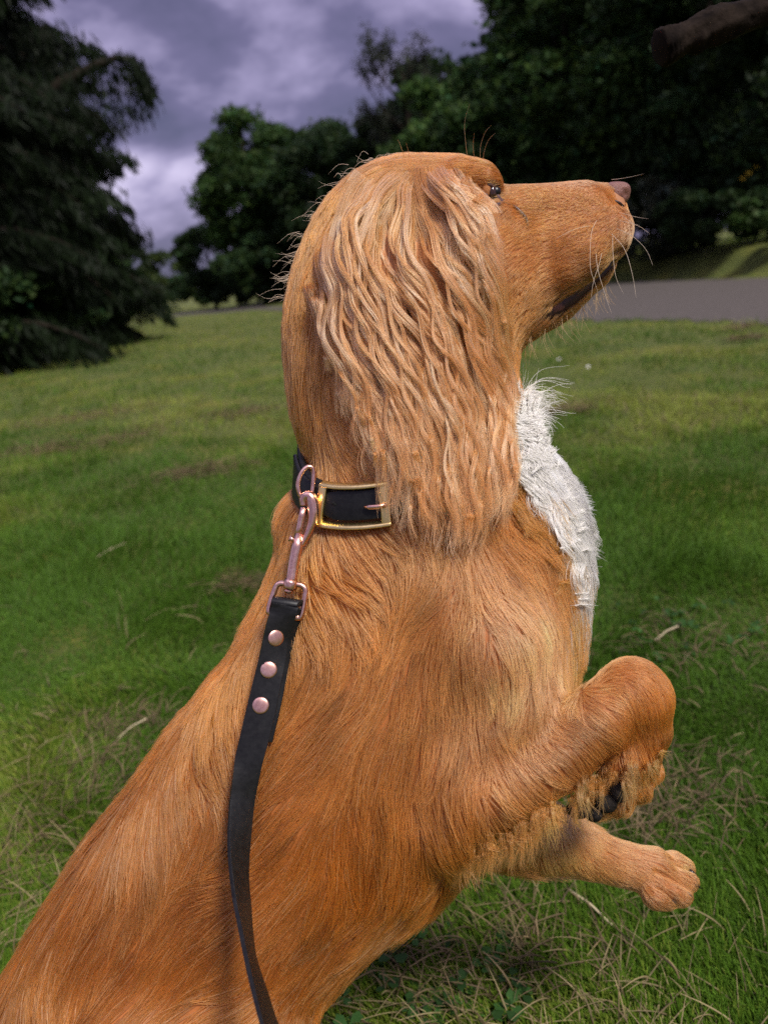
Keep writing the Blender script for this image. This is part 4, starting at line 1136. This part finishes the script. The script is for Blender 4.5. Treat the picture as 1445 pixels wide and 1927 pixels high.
# ------------------------------------------------------------------ trees and bushes
def leaf_mat(name, trans=.35):
    m = bpy.data.materials.new(name); m.use_nodes = True; t_ = m.node_tree; t_.nodes.clear()
    o = t_.nodes.new('ShaderNodeOutputMaterial'); at = t_.nodes.new('ShaderNodeAttribute'); at.attribute_name = 'tint'
    d = t_.nodes.new('ShaderNodeBsdfPrincipled'); d.inputs['Roughness'].default_value = .55; d.inputs['Specular IOR Level'].default_value = .18
    tr = t_.nodes.new('ShaderNodeBsdfTranslucent'); mx_ = t_.nodes.new('ShaderNodeMixShader'); mx_.inputs[0].default_value = trans
    t_.links.new(at.outputs['Color'], d.inputs['Base Color']); t_.links.new(at.outputs['Color'], tr.inputs['Color'])
    t_.links.new(d.outputs[0], mx_.inputs[1]); t_.links.new(tr.outputs[0], mx_.inputs[2]); t_.links.new(mx_.outputs[0], o.inputs['Surface'])
    return m
M_leaf = leaf_mat('leaves')
M_trunk = noise_mat('tree_bark', (.012, .009, .006), (.034, .027, .020), 9, .95, bump=.8, Specular_IOR_Level=.1)
def azim(px):
    y = 508 + (CX - px) * math.tan(ROLL); d = ray(px, y); return Vector((d.x, d.y)).normalized()
def spot(px, D):
    a = azim(px); x, y = a.x * D, a.y * D
    return Vector((x, y, float(height(np.array([x]), np.array([y]))[0])))
def topz(px, py, D):
    d = ray(px, py); return CAM.z + D * d.z / math.hypot(d.x, d.y)
def leaf_mesh(name, C_, size, tint, r, narrow=.5, up_bias=0.0, axis=None):
    n = len(C_)
    a = r.normal(size=(n, 3)) if axis is None else axis + r.normal(size=(n, 3)) * .35
    a /= np.linalg.norm(a, axis=1)[:, None]
    nn = r.normal(size=(n, 3)); nn[:, 2] = np.abs(nn[:, 2]) + up_bias
    b_ = np.cross(a, nn); b_ /= np.linalg.norm(b_, axis=1)[:, None] + 1e-9
    s_ = (size * r.uniform(.6, 1.4, n))[:, None]
    nv_ = np.cross(a, b_) * s_ * .12
    V_ = np.stack([C_ - a * s_, C_ + b_ * s_ * narrow + nv_, C_ + a * s_, C_ - b_ * s_ * narrow + nv_], 1).reshape(-1, 3)
    me = mesh_np(name, V_, np.arange(n * 4).reshape(n, 4), smooth=False)
    attr(me, 'tint', 'FLOAT_COLOR', 'POINT', np.repeat(np.concatenate([tint, np.ones((n, 1))], 1), 4, axis=0))
    return me
def dirs(r, n):
    v = r.normal(size=(n, 3)); return v / np.linalg.norm(v, axis=1)[:, None]
def trunk_mesh(base, H, r0, limbs, r, wob=.03):
    bm = bmesh.new()
    pts = [base + Vector((r.normal() * wob * H * .3 * i / 6, r.normal() * wob * H * .3 * i / 6, H * i / 6 - .15)) for i in range(7)]
    tube(bm, pts, [r0 * (1.25 if i == 0 else 1 - .78 * i / 6) for i in range(7)], seg=9)
    for tgt, h0 in limbs:
        s_ = pts[0].lerp(pts[-1], h0); t1 = s_.lerp(tgt, .5) + Vector((0, 0, .08 * H * (.3 + r.random() * .5)))
        tube(bm, [s_, s_.lerp(t1, .6), t1, tgt], [r0 * .36, r0 * .27, r0 * .18, r0 * .05], seg=6)
    return bm
GREENS = {'dark': (.025, .050, .015), 'mid': (.042, .084, .020), 'olive': (.045, .070, .018), 'light': (.055, .105, .028), 'grey': (.06, .075, .045), 'conifer': (.010, .019, .006), 'brown': (.05, .045, .022)}
def broadleaf(name, label, cat, px, D, ytop, hw, col, seed, n=16000, leaf=.075, skirt=.25, lobes=34, dense_=1.0, group=None, trunk=True, round_=1.0):
    r = np.random.default_rng(seed); base = spot(px, D)
    zt = topz(px, ytop, D); H = zt - base.z; Wd = hw / F * D * 1.02
    root = tag(empty(name, base), label, cat, group)
    z0 = base.z + H * skirt; cz, rz = (zt + z0) / 2, (zt - z0) / 2
    u = dirs(r, lobes); rad = r.uniform(.45, .86, lobes) ** .6
    c = np.stack([base.x + u[:, 0] * Wd * rad, base.y + u[:, 1] * Wd * rad, cz + u[:, 2] * rz * rad * .95], 1)
    lr = r.uniform(.22, .40, lobes) * min(Wd, rz) * (.9 if round_ else 1)
    li = r.integers(0, lobes, n); v = dirs(r, n); v[:, 2] = np.where(r.random(n) < .65, np.abs(v[:, 2]), v[:, 2])
    rr = lr[li] * (1 - .35 * r.random(n) ** 2) * (1 + .18 * r.normal(size=n))
    C_ = c[li] + v * rr[:, None] * np.array([1.15, 1.15, .85])
    k_ = (C_[:, 2] > base.z + .05); C_ = C_[k_]; li = li[k_]; m = len(C_)
    t0 = np.array(GREENS[col]) * np.exp(r.normal(0, .22, lobes)[li] + r.normal(0, .28, m))[:, None]
    t0 = t0 * (1 + np.array([.35, .1, -.2]) * r.normal(0, .5, m)[:, None])
    me = leaf_mesh('crown', C_, np.full(m, leaf), np.clip(t0, .004, .3), r, narrow=.5)
    if trunk:
        lim = [(Vector(c[i]), r.uniform(.3, .75)) for i in r.choice(lobes, min(9, lobes), replace=False)]
        bm_obj('trunk', trunk_mesh(base, H * .86, max(.05, H * .022), lim, r), M_trunk, root)
    link('crown', me, root, M_leaf)
    return root
def conifer(label, px, D, H, Wd, seed, n_limb=90, col='conifer', group=None, lean=0, dens=60, zmin=.02, leaf=.11):
    r = np.random.default_rng(seed); base = spot(px, D)
    root = tag(empty('conifer_tree', base), label, 'tree', group)
    bm = trunk_mesh(base, H, H * .020, [], r, .01)
    CC_, AX = [], []
    for i in range(n_limb):
        h = zmin + (1 - zmin) * (i / n_limb) ** .9; a = r.uniform(0, 2 * math.pi); L_ = Wd * (1 - h) ** .75 * r.uniform(.65, 1.15) + .25
        s_ = base + Vector((0, 0, H * h)); dv_ = Vector((math.cos(a), math.sin(a), 0))
        pts = [s_ + dv_ * (L_ * t__) + Vector((0, 0, L_ * (.34 * t__ - .52 * t__ ** 2.2))) for t__ in np.linspace(0, 1, 6)]
        tube(bm, pts, [.045 * (1 - .9 * t__) * (L_ / 2 + .3) for t__ in np.linspace(0, 1, 6)], seg=5)
        m = int(dens * (L_ + .4)); t__ = r.random(m) ** .7
        P_ = np.array([pts[0] for _ in range(1)]) if False else None
        x = np.interp(t__, np.linspace(0, 1, 6), [p.x for p in pts]); y = np.interp(t__, np.linspace(0, 1, 6), [p.y for p in pts]); z = np.interp(t__, np.linspace(0, 1, 6), [p.z for p in pts])
        hang = r.random(m) ** 1.5 * .55 * (.3 + .7 * np.sin(np.pi * np.clip(t__ + .1, 0, 1)))
        sp = r.normal(0, .16 + .10 * L_ * .3, m)
        CC_.append(np.stack([x - dv_.y * sp, y + dv_.x * sp, z - hang], 1))
        AX.append(np.stack([np.full(m, dv_.x * .35), np.full(m, dv_.y * .35), np.full(m, -.9)], 1))
    C_ = np.concatenate(CC_); ax = np.concatenate(AX); m = len(C_)
    k_ = C_[:, 2] > base.z + .03; C_, ax = C_[k_], ax[k_]; m = len(C_)
    t0 = np.array(GREENS[col]) * np.exp(r.normal(0, .35, m) + .25 * NZ[5](C_, .6))[:, None]
    bm_obj('trunk', bm, M_trunk, root)
    link('crown', leaf_mesh('crown', C_, np.full(m, leaf), np.clip(t0, .003, .3), r, narrow=.16, axis=ax), root, M_leaf)
    return root
GL = 'dark trees along the left edge of the lawn'
conifer('huge dark drooping conifer at the far left edge, nearest the camera', -120, 11.5, 9.5, 2.3, 1, 130, dens=210)
cT = conifer('tall dark conifer whose drooping branch reaches over the sky', 35, 13.0, 15.5, 2.05, 2, 190, dens=200)
conifer('dark conifer with feathery side branches, right edge of the left woodland', 108, 17.5, 6.8, 1.5, 3, 110, dens=180)
# the one long arched bough that hangs out to the right
r_ = np.random.default_rng(77); b0 = spot(35, 13.0)
zb_ = topz(200, 130, 13.0)
bough = [CAM + ray(p_, q_) * (12.6 / math.hypot(ray(p_, q_).x, ray(p_, q_).y)) for p_, q_ in ((60, 200), (120, 155), (180, 124), (222, 108), (252, 112), (268, 132))]
bm = bmesh.new(); tube(bm, bough, [.09, .08, .06, .045, .03, .012], seg=6)
bm_obj('bough', bm, M_trunk, cT)
m = 1700; tq = r_.random(m); xs_ = [np.interp(tq, np.linspace(0, 1, 6), [p[k] for p in bough]) for k in range(3)]
hg = r_.random(m) ** 1.2 * (.25 + .55 * np.sin(np.pi * np.clip(tq, .1, .95)))
C_ = np.stack([xs_[0] + r_.normal(0, .05, m) + hg * .22, xs_[1] + r_.normal(0, .22, m), xs_[2] - hg * 1.1 + r_.normal(0, .04, m)], 1)
link('bough_needles', leaf_mesh('bough_needles', C_, np.full(m, .085), np.clip(np.array(GREENS['conifer']) * np.exp(r_.normal(0, .3, m))[:, None], .003, .2), r_, narrow=.14, axis=np.tile([.2, 0, -.9], (m, 1))), cT, M_leaf)
conifer('dark conifer filling the middle of the left woodland', 105, 15.5, 9.0, 1.75, 4, 120, dens=190)
conifer('lower dark conifer closest to the sky gap', 140, 21, 5.8, 1.4, 5, 90, dens=170)
conifer('tallest dark conifer, filling the top left corner', 65, 16.0, 18.0, 2.2, 6, 220, dens=210)
T = broadleaf
T('bush', 'dark bush at the trunk of the big rounded tree', 'bush', 445, 32, 480, 55, 'dark', 73, 7000, .09, 0, 22, trunk=False)
T('bush', 'dark bush at the lawn end just left of the spaniel nape', 'bush', 510, 30.5, 470, 55, 'mid', 74, 7000, .09, 0, 22, trunk=False)
T('bush', 'far dark bush at the end of the lawn, left part of the sky gap', 'bush', 285, 42, 505, 50, 'olive', 71, 7000, .10, 0, 22, trunk=False)
T('bush', 'far dark bush at the end of the lawn, right part of the sky gap', 'bush', 372, 38, 500, 50, 'dark', 72, 7000, .10, 0, 22, trunk=False)
T('broadleaf_tree', 'tree further along the left side, outside the frame', 'tree', -620, 15, -250, 260, 'mid', 91, 14000, .09, .05, 40)
T('broadleaf_tree', 'dark tree next to the far left conifer, outside the frame', 'tree', -330, 13, -350, 200, 'dark', 92, 14000, .09, .02, 40)
T('broadleaf_tree', 'tree further along the right side, outside the frame', 'tree', 1960, 17, -350, 260, 'mid', 93, 14000, .09, .02, 40)
T('broadleaf_tree', 'dark tree far to the right behind the path, outside the frame', 'tree', 2400, 21, -350, 320, 'dark', 94, 14000, .11, .02, 40)
T('bush', 'round dark bush closing the left woodland beside the sky gap', 'bush', 195, 22.5, 385, 66, 'dark', 15, 12000, .07, 0, 30, trunk=False)
T('broadleaf_tree', 'dark tree seen between the left conifers, high up', 'tree', 60, 18, -100, 130, 'dark', 16, 22000, .08, .0, 44)
T('broadleaf_tree', 'far dark tree glimpsed behind the forehead tree', 'tree', 880, 27, 60, 130, 'dark', 61, 16000, .13, .0, 40)
T('broadleaf_tree', 'far dark tree glimpsed between the tall trees behind the nose', 'tree', 1110, 25, -260, 150, 'dark', 62, 20000, .15, .0, 48)
T('broadleaf_tree', 'far dark tree glimpsed between the two trees at the stick', 'tree', 1260, 24, -300, 150, 'dark', 63, 20000, .15, .0, 48)
T('broadleaf_tree', 'far dark tree glimpsed at the right edge behind the stick', 'tree', 1410, 22, -300, 150, 'dark', 64, 20000, .14, .0, 48)
T('bush', 'dark undergrowth bush at the foot of the nose tree', 'bush', 1140, 17.6, 330, 90, 'dark', 65, 10000, .06, 0, 28, trunk=False)
T('bush', 'dark undergrowth bush between the muzzle and the path', 'bush', 1000, 19.5, 380, 80, 'dark', 66, 9000, .07, 0, 26, trunk=False)
T('bush', 'dark bush at the foot of the conifers, far left of the lawn edge', 'bush', -40, 11.6, 470, 150, 'dark', 11, 9000, .05, 0, 26, trunk=False)
T('bush', 'dark low bush between the far left bush and the lawn corner', 'bush', 75, 13.5, 500, 95, 'dark', 12, 9000, .05, 0, 26, trunk=False)
T('bush', 'dark green bush near the right end of the left woodland', 'bush', 165, 17, 470, 80, 'mid', 13, 9000, .055, 0, 26, trunk=False)
T('bush', 'green bush at the right foot of the left woodland beside the sky gap', 'bush', 208, 21.5, 470, 46, 'mid', 14, 7000, .06, 0, 22, trunk=False)
T('broadleaf_tree', 'big rounded tree standing left of the spaniel head, sky behind it', 'tree', 500, 30, 176, 92, 'mid', 21, 26000, .10, .18, 52)
T('broadleaf_tree', 'dark tree filling the gap between the big rounded tree and the spaniel head', 'tree', 590, 31, 215, 80, 'dark', 81, 20000, .11, .02, 44)
T('broadleaf_tree', 'dark tree filling the treeline below the bare topped tree, further back', 'tree', 800, 29, 190, 100, 'mid', 82, 20000, .12, .02, 44)
T('broadleaf_tree', 'smaller round tree left of the big rounded tree', 'tree', 402, 33, 398, 52, 'dark', 22, 12000, .09, .02, 30)
T('broadleaf_tree', 'small far tree in the sky gap at the end of the lawn', 'tree', 312, 48, 478, 50, 'olive', 23, 9000, .12, .0, 24)
T('broadleaf_tree', 'dark tree directly behind the back of the spaniel head', 'tree', 630, 28, 206, 95, 'dark', 24, 22000, .10, .1, 44)
T('broadleaf_tree', 'low dark tree under the big rounded tree, at the lawn end', 'tree', 500, 29, 430, 80, 'dark', 25, 14000, .09, .0, 34)
T('broadleaf_tree', 'broad dark tree below the bare topped tree', 'tree', 730, 26, 205, 90, 'dark', 26, 18000, .10, .05, 40)
T('broadleaf_tree', 'dark green tree above the spaniel forehead', 'tree', 845, 21, 118, 95, 'mid', 27, 22000, .085, .05, 44)
T('broadleaf_tree', 'leafy tree right of the sky, above the muzzle', 'tree', 955, 19, 40, 105, 'mid', 28, 24000, .08, .02, 48)
T('broadleaf_tree', 'tall dark tree rising behind the muzzle tip', 'tree', 1075, 18, -230, 120, 'mid', 29, 26000, .08, .0, 54)
T('broadleaf_tree', 'tall dark tree left of the held stick', 'tree', 1180, 17, -300, 130, 'mid', 30, 26000, .075, .0, 54)
T('broadleaf_tree', 'tall dark tree behind the held stick', 'tree', 1330, 16, -330, 140, 'dark', 31, 26000, .07, .0, 54)
T('broadleaf_tree', 'tall dark tree at the right edge of the picture', 'tree', 1480, 14.8, -330, 150, 'dark', 32, 26000, .065, .0, 54)
#T('broadleaf_tree', 'tall tree just outside the right edge', 'tree', 1640, 14, -330, 160, 'dark', 33, 14000, .08, .0, 40)
T('bush', 'green bush below the forehead tree, behind the muzzle bridge', 'bush', 860, 18.5, 300, 95, 'mid', 41, 9000, .06, 0, 26, trunk=False)
T('bush', 'mid green bush behind the spaniel nose', 'bush', 1060, 16.8, 345, 95, 'mid', 42, 9000, .055, 0, 26, trunk=False)
T('bush', 'dark bush with pale grey green leaves right of the nose', 'bush', 1240, 15.2, 335, 80, 'grey', 43, 5000, .055, 0, 26, trunk=False)
T('bush', 'dark low bush above the grass bank, right side', 'bush', 1360, 14.2, 330, 100, 'dark', 44, 10000, .05, 0, 28, trunk=False)
T('bush', 'low bush at the right edge above the grass bank', 'bush', 1500, 13.4, 340, 110, 'mid', 45, 10000, .05, 0, 28, trunk=False)
T('bush', 'small dark bush hanging over the path left of the muzzle', 'bush', 960, 18, 400, 70, 'dark', 46, 6000, .055, 0, 22, trunk=False)
# the thin-leaved tree with bare twigs against the sky
def bare_tree(label, px, D, ytop, hw, seed):
    r = np.random.default_rng(seed); base = spot(px, D); H = topz(px, ytop, D) - base.z
    root = tag(empty('bare_topped_tree', base), label, 'tree')
    bm = bmesh.new(); tips = []
    tube(bm, [base, base + Vector((.1, 0, H * .45)), base + Vector((0, 0, H * .8))], [.16, .11, .05], seg=8)
    def grow(p, d, L_, rad, dep):
        q = p + d * L_; mid_ = p.lerp(q, .5) + Vector(r.normal(0, .05 * L_, 3))
        tube(bm, [p, mid_, q], [rad, rad * .8, rad * .6], seg=5)
        tips.append((mid_, d)); tips.append((q, d))
        if dep == 0: return
        for _ in range(3 if dep > 1 else 4):
            nd = (d + Vector(r.normal(0, .45, 3)) + Vector((0, 0, .22))).normalized()
            grow(q if r.random() < .6 else mid_, nd, L_ * r.uniform(.55, .8), rad * .55, dep - 1)
    for i in range(13):
        a = i * 2.4 + r.normal(0, .3); hh = r.uniform(.42, .82)
        d = Vector((math.cos(a) * .75, math.sin(a) * .75, r.uniform(.5, 1.1))).normalized()
        grow(base + Vector((0, 0, H * hh)), d, (hw / F * D) * r.uniform(.42, .68), .05, 3)
    bm_obj('branch_work', bm, M_trunk, root)
    tp_ = np.array([t__[0] for t__ in tips]); NB_ = 9000; idx = r.integers(0, len(tp_), NB_)
    C_ = tp_[idx] + r.normal(0, .09, (NB_, 3))
    link('crown', leaf_mesh('crown', C_, np.full(NB_, .045), np.clip(np.array((.045, .055, .035)) * np.exp(r.normal(0, .3, NB_))[:, None], .004, .3), r), root, M_leaf)
bare_tree('thin leaved tree with bare twigs against the purple sky', 792, 24, 26, 85, 51)
# leaves of the overhanging tree at the top, right of the sky
# a few yellow flowers on the dark bush at the right
def flower(name, label, cat, px, py, D, colr, size, petals=7, group=None, z=None):
    c = at_px(px, py, D) if z is None else z
    root = tag(empty(name, c), label, cat, group)
    bm = bmesh.new()
    n_ = (CAM - c).normalized() * .6 + Vector((0, 0, .8)); n_.normalize(); a_ = n_.orthogonal().normalized(); b_ = n_.cross(a_)
    for k in range(petals):
        an = 2 * math.pi * k / petals; d = a_ * math.cos(an) + b_ * math.sin(an); e_ = n_.cross(d)
        vs_ = [bm.verts.new(c + d * size * .2), bm.verts.new(c + d * size * .7 + e_ * size * .25 + n_ * size * .1), bm.verts.new(c + d * size), bm.verts.new(c + d * size * .7 - e_ * size * .25 + n_ * size * .1)]
        bm.faces.new(vs_)
    bm_obj('petals', bm, mat(name + '_petal', colr, .6), root)
    bm = bmesh.new(); ellipsoid(bm, c, (size * .28, size * .28, size * .28), seg=8)
    bm_obj('flower_centre', bm, mat(name + '_centre', (.75, .45, .03), .7), root)
    bm = bmesh.new(); tube(bm, [c, c - Vector((0, 0, size * 1.2)), c - Vector((.3 * size, 0, size * 2.5))], size * .06, seg=5)
    bm_obj('stem', bm, mat(name + '_stem', (.05, .10, .02), .7), root)
for i, (x, y, D, s_, lb) in enumerate(((1408, 326, 11.6, .05, 'middle'), (1422, 314, 11.8, .05, 'upper right'), (1396, 336, 11.7, .04, 'lower left'))):
    flower('yellow_flower', lb + ' one of three tiny yellow flowers on the dark bush at the right edge', 'flower', x, y, D, (.75, .52, .04), s_, group='yellow flowers on the right bush')
for i, (x, y, lab) in enumerate(((1052, 676, 'white daisy in the lawn right of the spaniel throat'), (1106, 690, 'white daisy in the lawn further right of the throat'), (1397, 458, 'left of two white daisies beyond the path'), (1410, 455, 'right of two white daisies beyond the path'), (95, 596, 'x'))[:4]):
    g_ = ground_pt(x, y, .03 if y > 500 else .32)
    flower('daisy', lab, 'flower', x, y, 1, (.8, .8, .78), .012 if y > 500 else .035, 9, z=g_)
# ------------------------------------------------------------------ grass
rg = np.random.default_rng(21)
def ground_samples(n, y0, y1, x0=-160, x1=1600, power=1.0):
    px = rg.uniform(x0, x1, n); hz = 508 + (CX - px) * math.tan(ROLL)
    py = np.maximum(hz + 11, y0) + (y1 - np.maximum(hz + 11, y0)) * rg.random(n) ** power
    d = ((px - CX) / F)[:, None] * rtA - ((py - CY) / F)[:, None] * upA + fwA
    t__ = -CAM.z / d[:, 2]; P = camA + d * t__[:, None]
    for _ in range(4):
        h = height(P[:, 0], P[:, 1]); t__ = (h - CAM.z) / d[:, 2]; P = camA + d * t__[:, None]
    P[:, 2] = height(P[:, 0], P[:, 1])
    k_ = (P[:, 1] < 40) & np.isfinite(P).all(1)
    ny_ = np.interp(P[:, 0], PNd_o[:, 0], PNd_o[:, 1]); fy_ = np.interp(P[:, 0], PFd_o[:, 0], PFd_o[:, 1])
    on = (P[:, 1] > ny_ + .02 + .06 * NZ[1](P, .25)) & (P[:, 1] < fy_ - .02 + .06 * NZ[2](P, .25))
    k_ &= ~on | (rg.random(n) < .002)
    return P[k_]
def blades(P, L0, L1, rad, npt=4, straw=.0, flat=.5, wob=.5):
    n = len(P); D = np.linalg.norm(P - camA, axis=1)
    fz = 1 + np.maximum(0, D - 1.3) * .42
    L_ = rg.uniform(L0, L1, n) * (1 + .10 * np.maximum(0, D - 1.5)).clip(1, 2.6) * (1 + .35 * NZ[3](P, .12))
    ang = rg.uniform(0, 6.283, n) * .55 + 3.2 * NZ[4](P, .16)
    lean = rg.uniform(.1, 1.1, n) * flat * 2
    dr_ = np.stack([np.cos(ang), np.sin(ang), 0 * ang], 1)
    tt = np.linspace(0, 1, npt)
    hgt = L_[:, None] * (tt - .30 * lean[:, None].clip(0, 1.6) * tt ** 2)
    out_ = L_[:, None] * lean[:, None] * (.35 * tt + .5 * tt ** 2)
    sc_ = 1 / np.sqrt(1 + lean ** 2)[:, None]
    pts = P[:, None, :] + dr_[:, None, :] * (out_ * sc_)[:, :, None]
    pts[:, :, 2] += hgt * sc_
    R_ = rad * (fz * rg.uniform(.6, 1.3, n))[:, None] * (1 - .8 * tt ** 1.8)[None, :]
    patch = NZ[5](P * np.array([1, 1, 1]), .45) + .7 * NZ[6](P, .17)
    green = np.array([.112, .190, .016]); lush = np.array([.062, .130, .012]); yel = np.array([.24, .275, .045]); st = np.array([.33, .26, .13])
    a = np.clip(.36 + .60 * patch + rg.normal(0, .28, n), 0, 1)[:, None]
    c = lush * (1 - a) + green * a
    b2 = np.clip((a - .62) * 2.2, 0, 1); c = c * (1 - b2) + yel * b2
    ps = straw + .11 * np.clip(patch - .15, 0, 1.2)
    c = np.where((rg.random(n) < ps)[:, None], st * rg.uniform(.5, 1.1, n)[:, None], c)
    c = 1.28 * c * np.exp(rg.normal(0, .2, n))[:, None]
    return pts, R_, np.clip(c, .005, .6)
m_gr = bpy.data.materials.new('grass_blade'); m_gr.use_nodes = True; t_ = m_gr.node_tree; t_.nodes.clear()
o_ = t_.nodes.new('ShaderNodeOutputMaterial'); at = t_.nodes.new('ShaderNodeAttribute'); at.attribute_name = 'tint'
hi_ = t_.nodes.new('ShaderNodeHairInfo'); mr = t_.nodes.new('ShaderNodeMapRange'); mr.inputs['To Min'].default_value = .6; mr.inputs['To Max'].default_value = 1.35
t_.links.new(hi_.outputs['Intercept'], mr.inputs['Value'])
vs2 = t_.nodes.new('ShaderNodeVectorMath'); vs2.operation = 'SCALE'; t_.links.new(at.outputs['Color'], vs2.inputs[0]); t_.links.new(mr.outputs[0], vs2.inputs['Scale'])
d_ = t_.nodes.new('ShaderNodeBsdfPrincipled'); d_.inputs['Roughness'].default_value = .5; d_.inputs['Specular IOR Level'].default_value = .3
tr_ = t_.nodes.new('ShaderNodeBsdfTranslucent'); mx_ = t_.nodes.new('ShaderNodeMixShader'); mx_.inputs[0].default_value = .35
t_.links.new(vs2.outputs[0], d_.inputs['Base Color']); t_.links.new(vs2.outputs[0], tr_.inputs['Color']); t_.links.new(d_.outputs[0], mx_.inputs[1]); t_.links.new(tr_.outputs[0], mx_.inputs[2]); t_.links.new(mx_.outputs[0], o_.inputs['Surface'])
P1 = np.concatenate([ground_samples(N_GRASS, -1e9, 2080, power=.85), ground_samples(45000, -1e9, 2300, -1100, -160, .8), ground_samples(45000, -1e9, 2300, 1600, 2500, .8)])
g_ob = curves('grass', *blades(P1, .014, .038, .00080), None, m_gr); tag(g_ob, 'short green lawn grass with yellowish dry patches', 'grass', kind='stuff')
# dry cuttings and stems lying in the lawn
P2 = ground_samples(3000, 1150, 2080)
P2 = P2[(NZ[5](P2, .45) + .7 * NZ[6](P2, .17) > .1) | (rg.random(len(P2)) < .25)]
b = blades(P2, .03, .085, .0008, npt=6, straw=1, flat=1.5)
cl_ = []
for x, y, n_, s_ in ((380, 900, 240, .11), (478, 1112, 200, .06), (150, 790, 260, .25), (1062, 785, 160, .08), (1290, 1240, 170, .10), (1275, 1560, 160, .06), (1300, 1475, 120, .06), (210, 1500, 220, .08), (250, 1385, 160, .06), (60, 860, 200, .2), (455, 785, 160, .12), (1405, 640, 120, .10), (1395, 622, 80, .08), (240, 830, 200, .2), (60, 1640, 160, .06), (1180, 1580, 100, .05), (840, 1850, 200, .08), (1000, 1800, 200, .08)):
    c = ground_pt(x, y); q = np.array(c) + rg.normal(0, 1, (n_, 3)) * np.array([s_, s_ * .6, 0]); q[:, 2] = height(q[:, 0], q[:, 1]) + rg.uniform(0, .02, n_)
    cl_.append(q)
P3 = np.concatenate(cl_); b3 = blades(P3, .025, .06, .0008, npt=6, straw=1, flat=2.2)
c3 = np.array([.20, .145, .075]) * np.exp(rg.normal(0, .35, len(P3)))[:, None]
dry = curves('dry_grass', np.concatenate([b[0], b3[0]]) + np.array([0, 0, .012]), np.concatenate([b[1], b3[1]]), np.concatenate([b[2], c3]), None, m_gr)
tag(dry, 'scattered straw coloured dry grass cuttings on the lawn', 'dry grass', kind='stuff')
# single dead stems one can pick out
for (x1, y1, h1), (x2, y2, h2), lab in (((1072, 1675, .03), (1152, 1742, .02), 'pale dead grass stem lying right of the belly, below the outstretched paw'),
        ((802, 1762, .01), (856, 1650, .08), 'upright pale dead stem under the belly'), ((220, 1392, .02), (276, 1352, .04), 'pale dead stem lying left of the back'),
        ((1232, 1205, .03), (1275, 1178, .04), 'short pale stem above the raised paw, right'), ((180, 1050, .02), (236, 1022, .03), 'pale stem in the lawn left of the clip')):
    a, c = ground_pt(x1, y1, h1), ground_pt(x2, y2, h2)
    bm = bmesh.new(); md_ = a.lerp(c, .5) + Vector((0, 0, .004))
    tube(bm, cr_([a, a.lerp(md_, .5), md_, md_.lerp(c, .5), c], 3), .0014, seg=7)
    bm_obj('dead_stem', bm, mat('dead_stem', (.48, .40, .24), .7)); tag(bpy.data.objects[-1] if False else COL.objects[-1], lab, 'grass stem')
# clover
P4 = ground_samples(500, 1150, 2080, x0=500); P4 = P4[NZ[7](P4, .2) > -.1]
n = len(P4); a = rg.uniform(0, 6.28, n); hz_ = rg.uniform(.012, .035, n); sz = rg.uniform(.0045, .009, n); tl_ = rg.normal(0, .25, (n, 2))
V_, F_, T_ = [], [], []
for k in range(3):
    an = a + k * 2.094
    d = np.stack([np.cos(an), np.sin(an), tl_[:, 0]], 1); e_ = np.stack([-np.sin(an), np.cos(an), tl_[:, 1]], 1)
    c0 = P4 + np.stack([0*a, 0*a, hz_], 1)
    for f1, f2, dz in ((.05, 0, 0), (.55, .48, .12), (1.0, .34, .1), (.94, 0, .0), (1.0, -.34, .1), (.55, -.48, .12)):
        V_.append(c0 + d * (sz * 2 * f1)[:, None] + e_ * (sz * 2 * f2 * .8)[:, None] + np.array([0, 0, 1]) * (sz * dz)[:, None])
V_ = np.array(V_)   # (18, n, 3)
V2 = V_.transpose(1, 0, 2).reshape(-1, 3); base_ = np.arange(n) * 18
FQ = np.concatenate([np.stack([base_ + k * 6 + j for j in q], 1) for k in range(3) for q in ((0, 1, 2, 3), (0, 3, 4, 5))])
cm = mesh_np('clover', V2, FQ)
tc2 = np.repeat(np.array([.040, .105, .022]) * np.exp(rg.normal(0, .3, n))[:, None], 18, axis=0)
attr(cm, 'tint', 'FLOAT_COLOR', 'POINT', np.concatenate([tc2, np.ones((len(tc2), 1))], 1))
clo = link('clover', cm, None, M_leaf); tag(clo, 'low clover leaves growing among the grass', 'clover', kind='stuff')
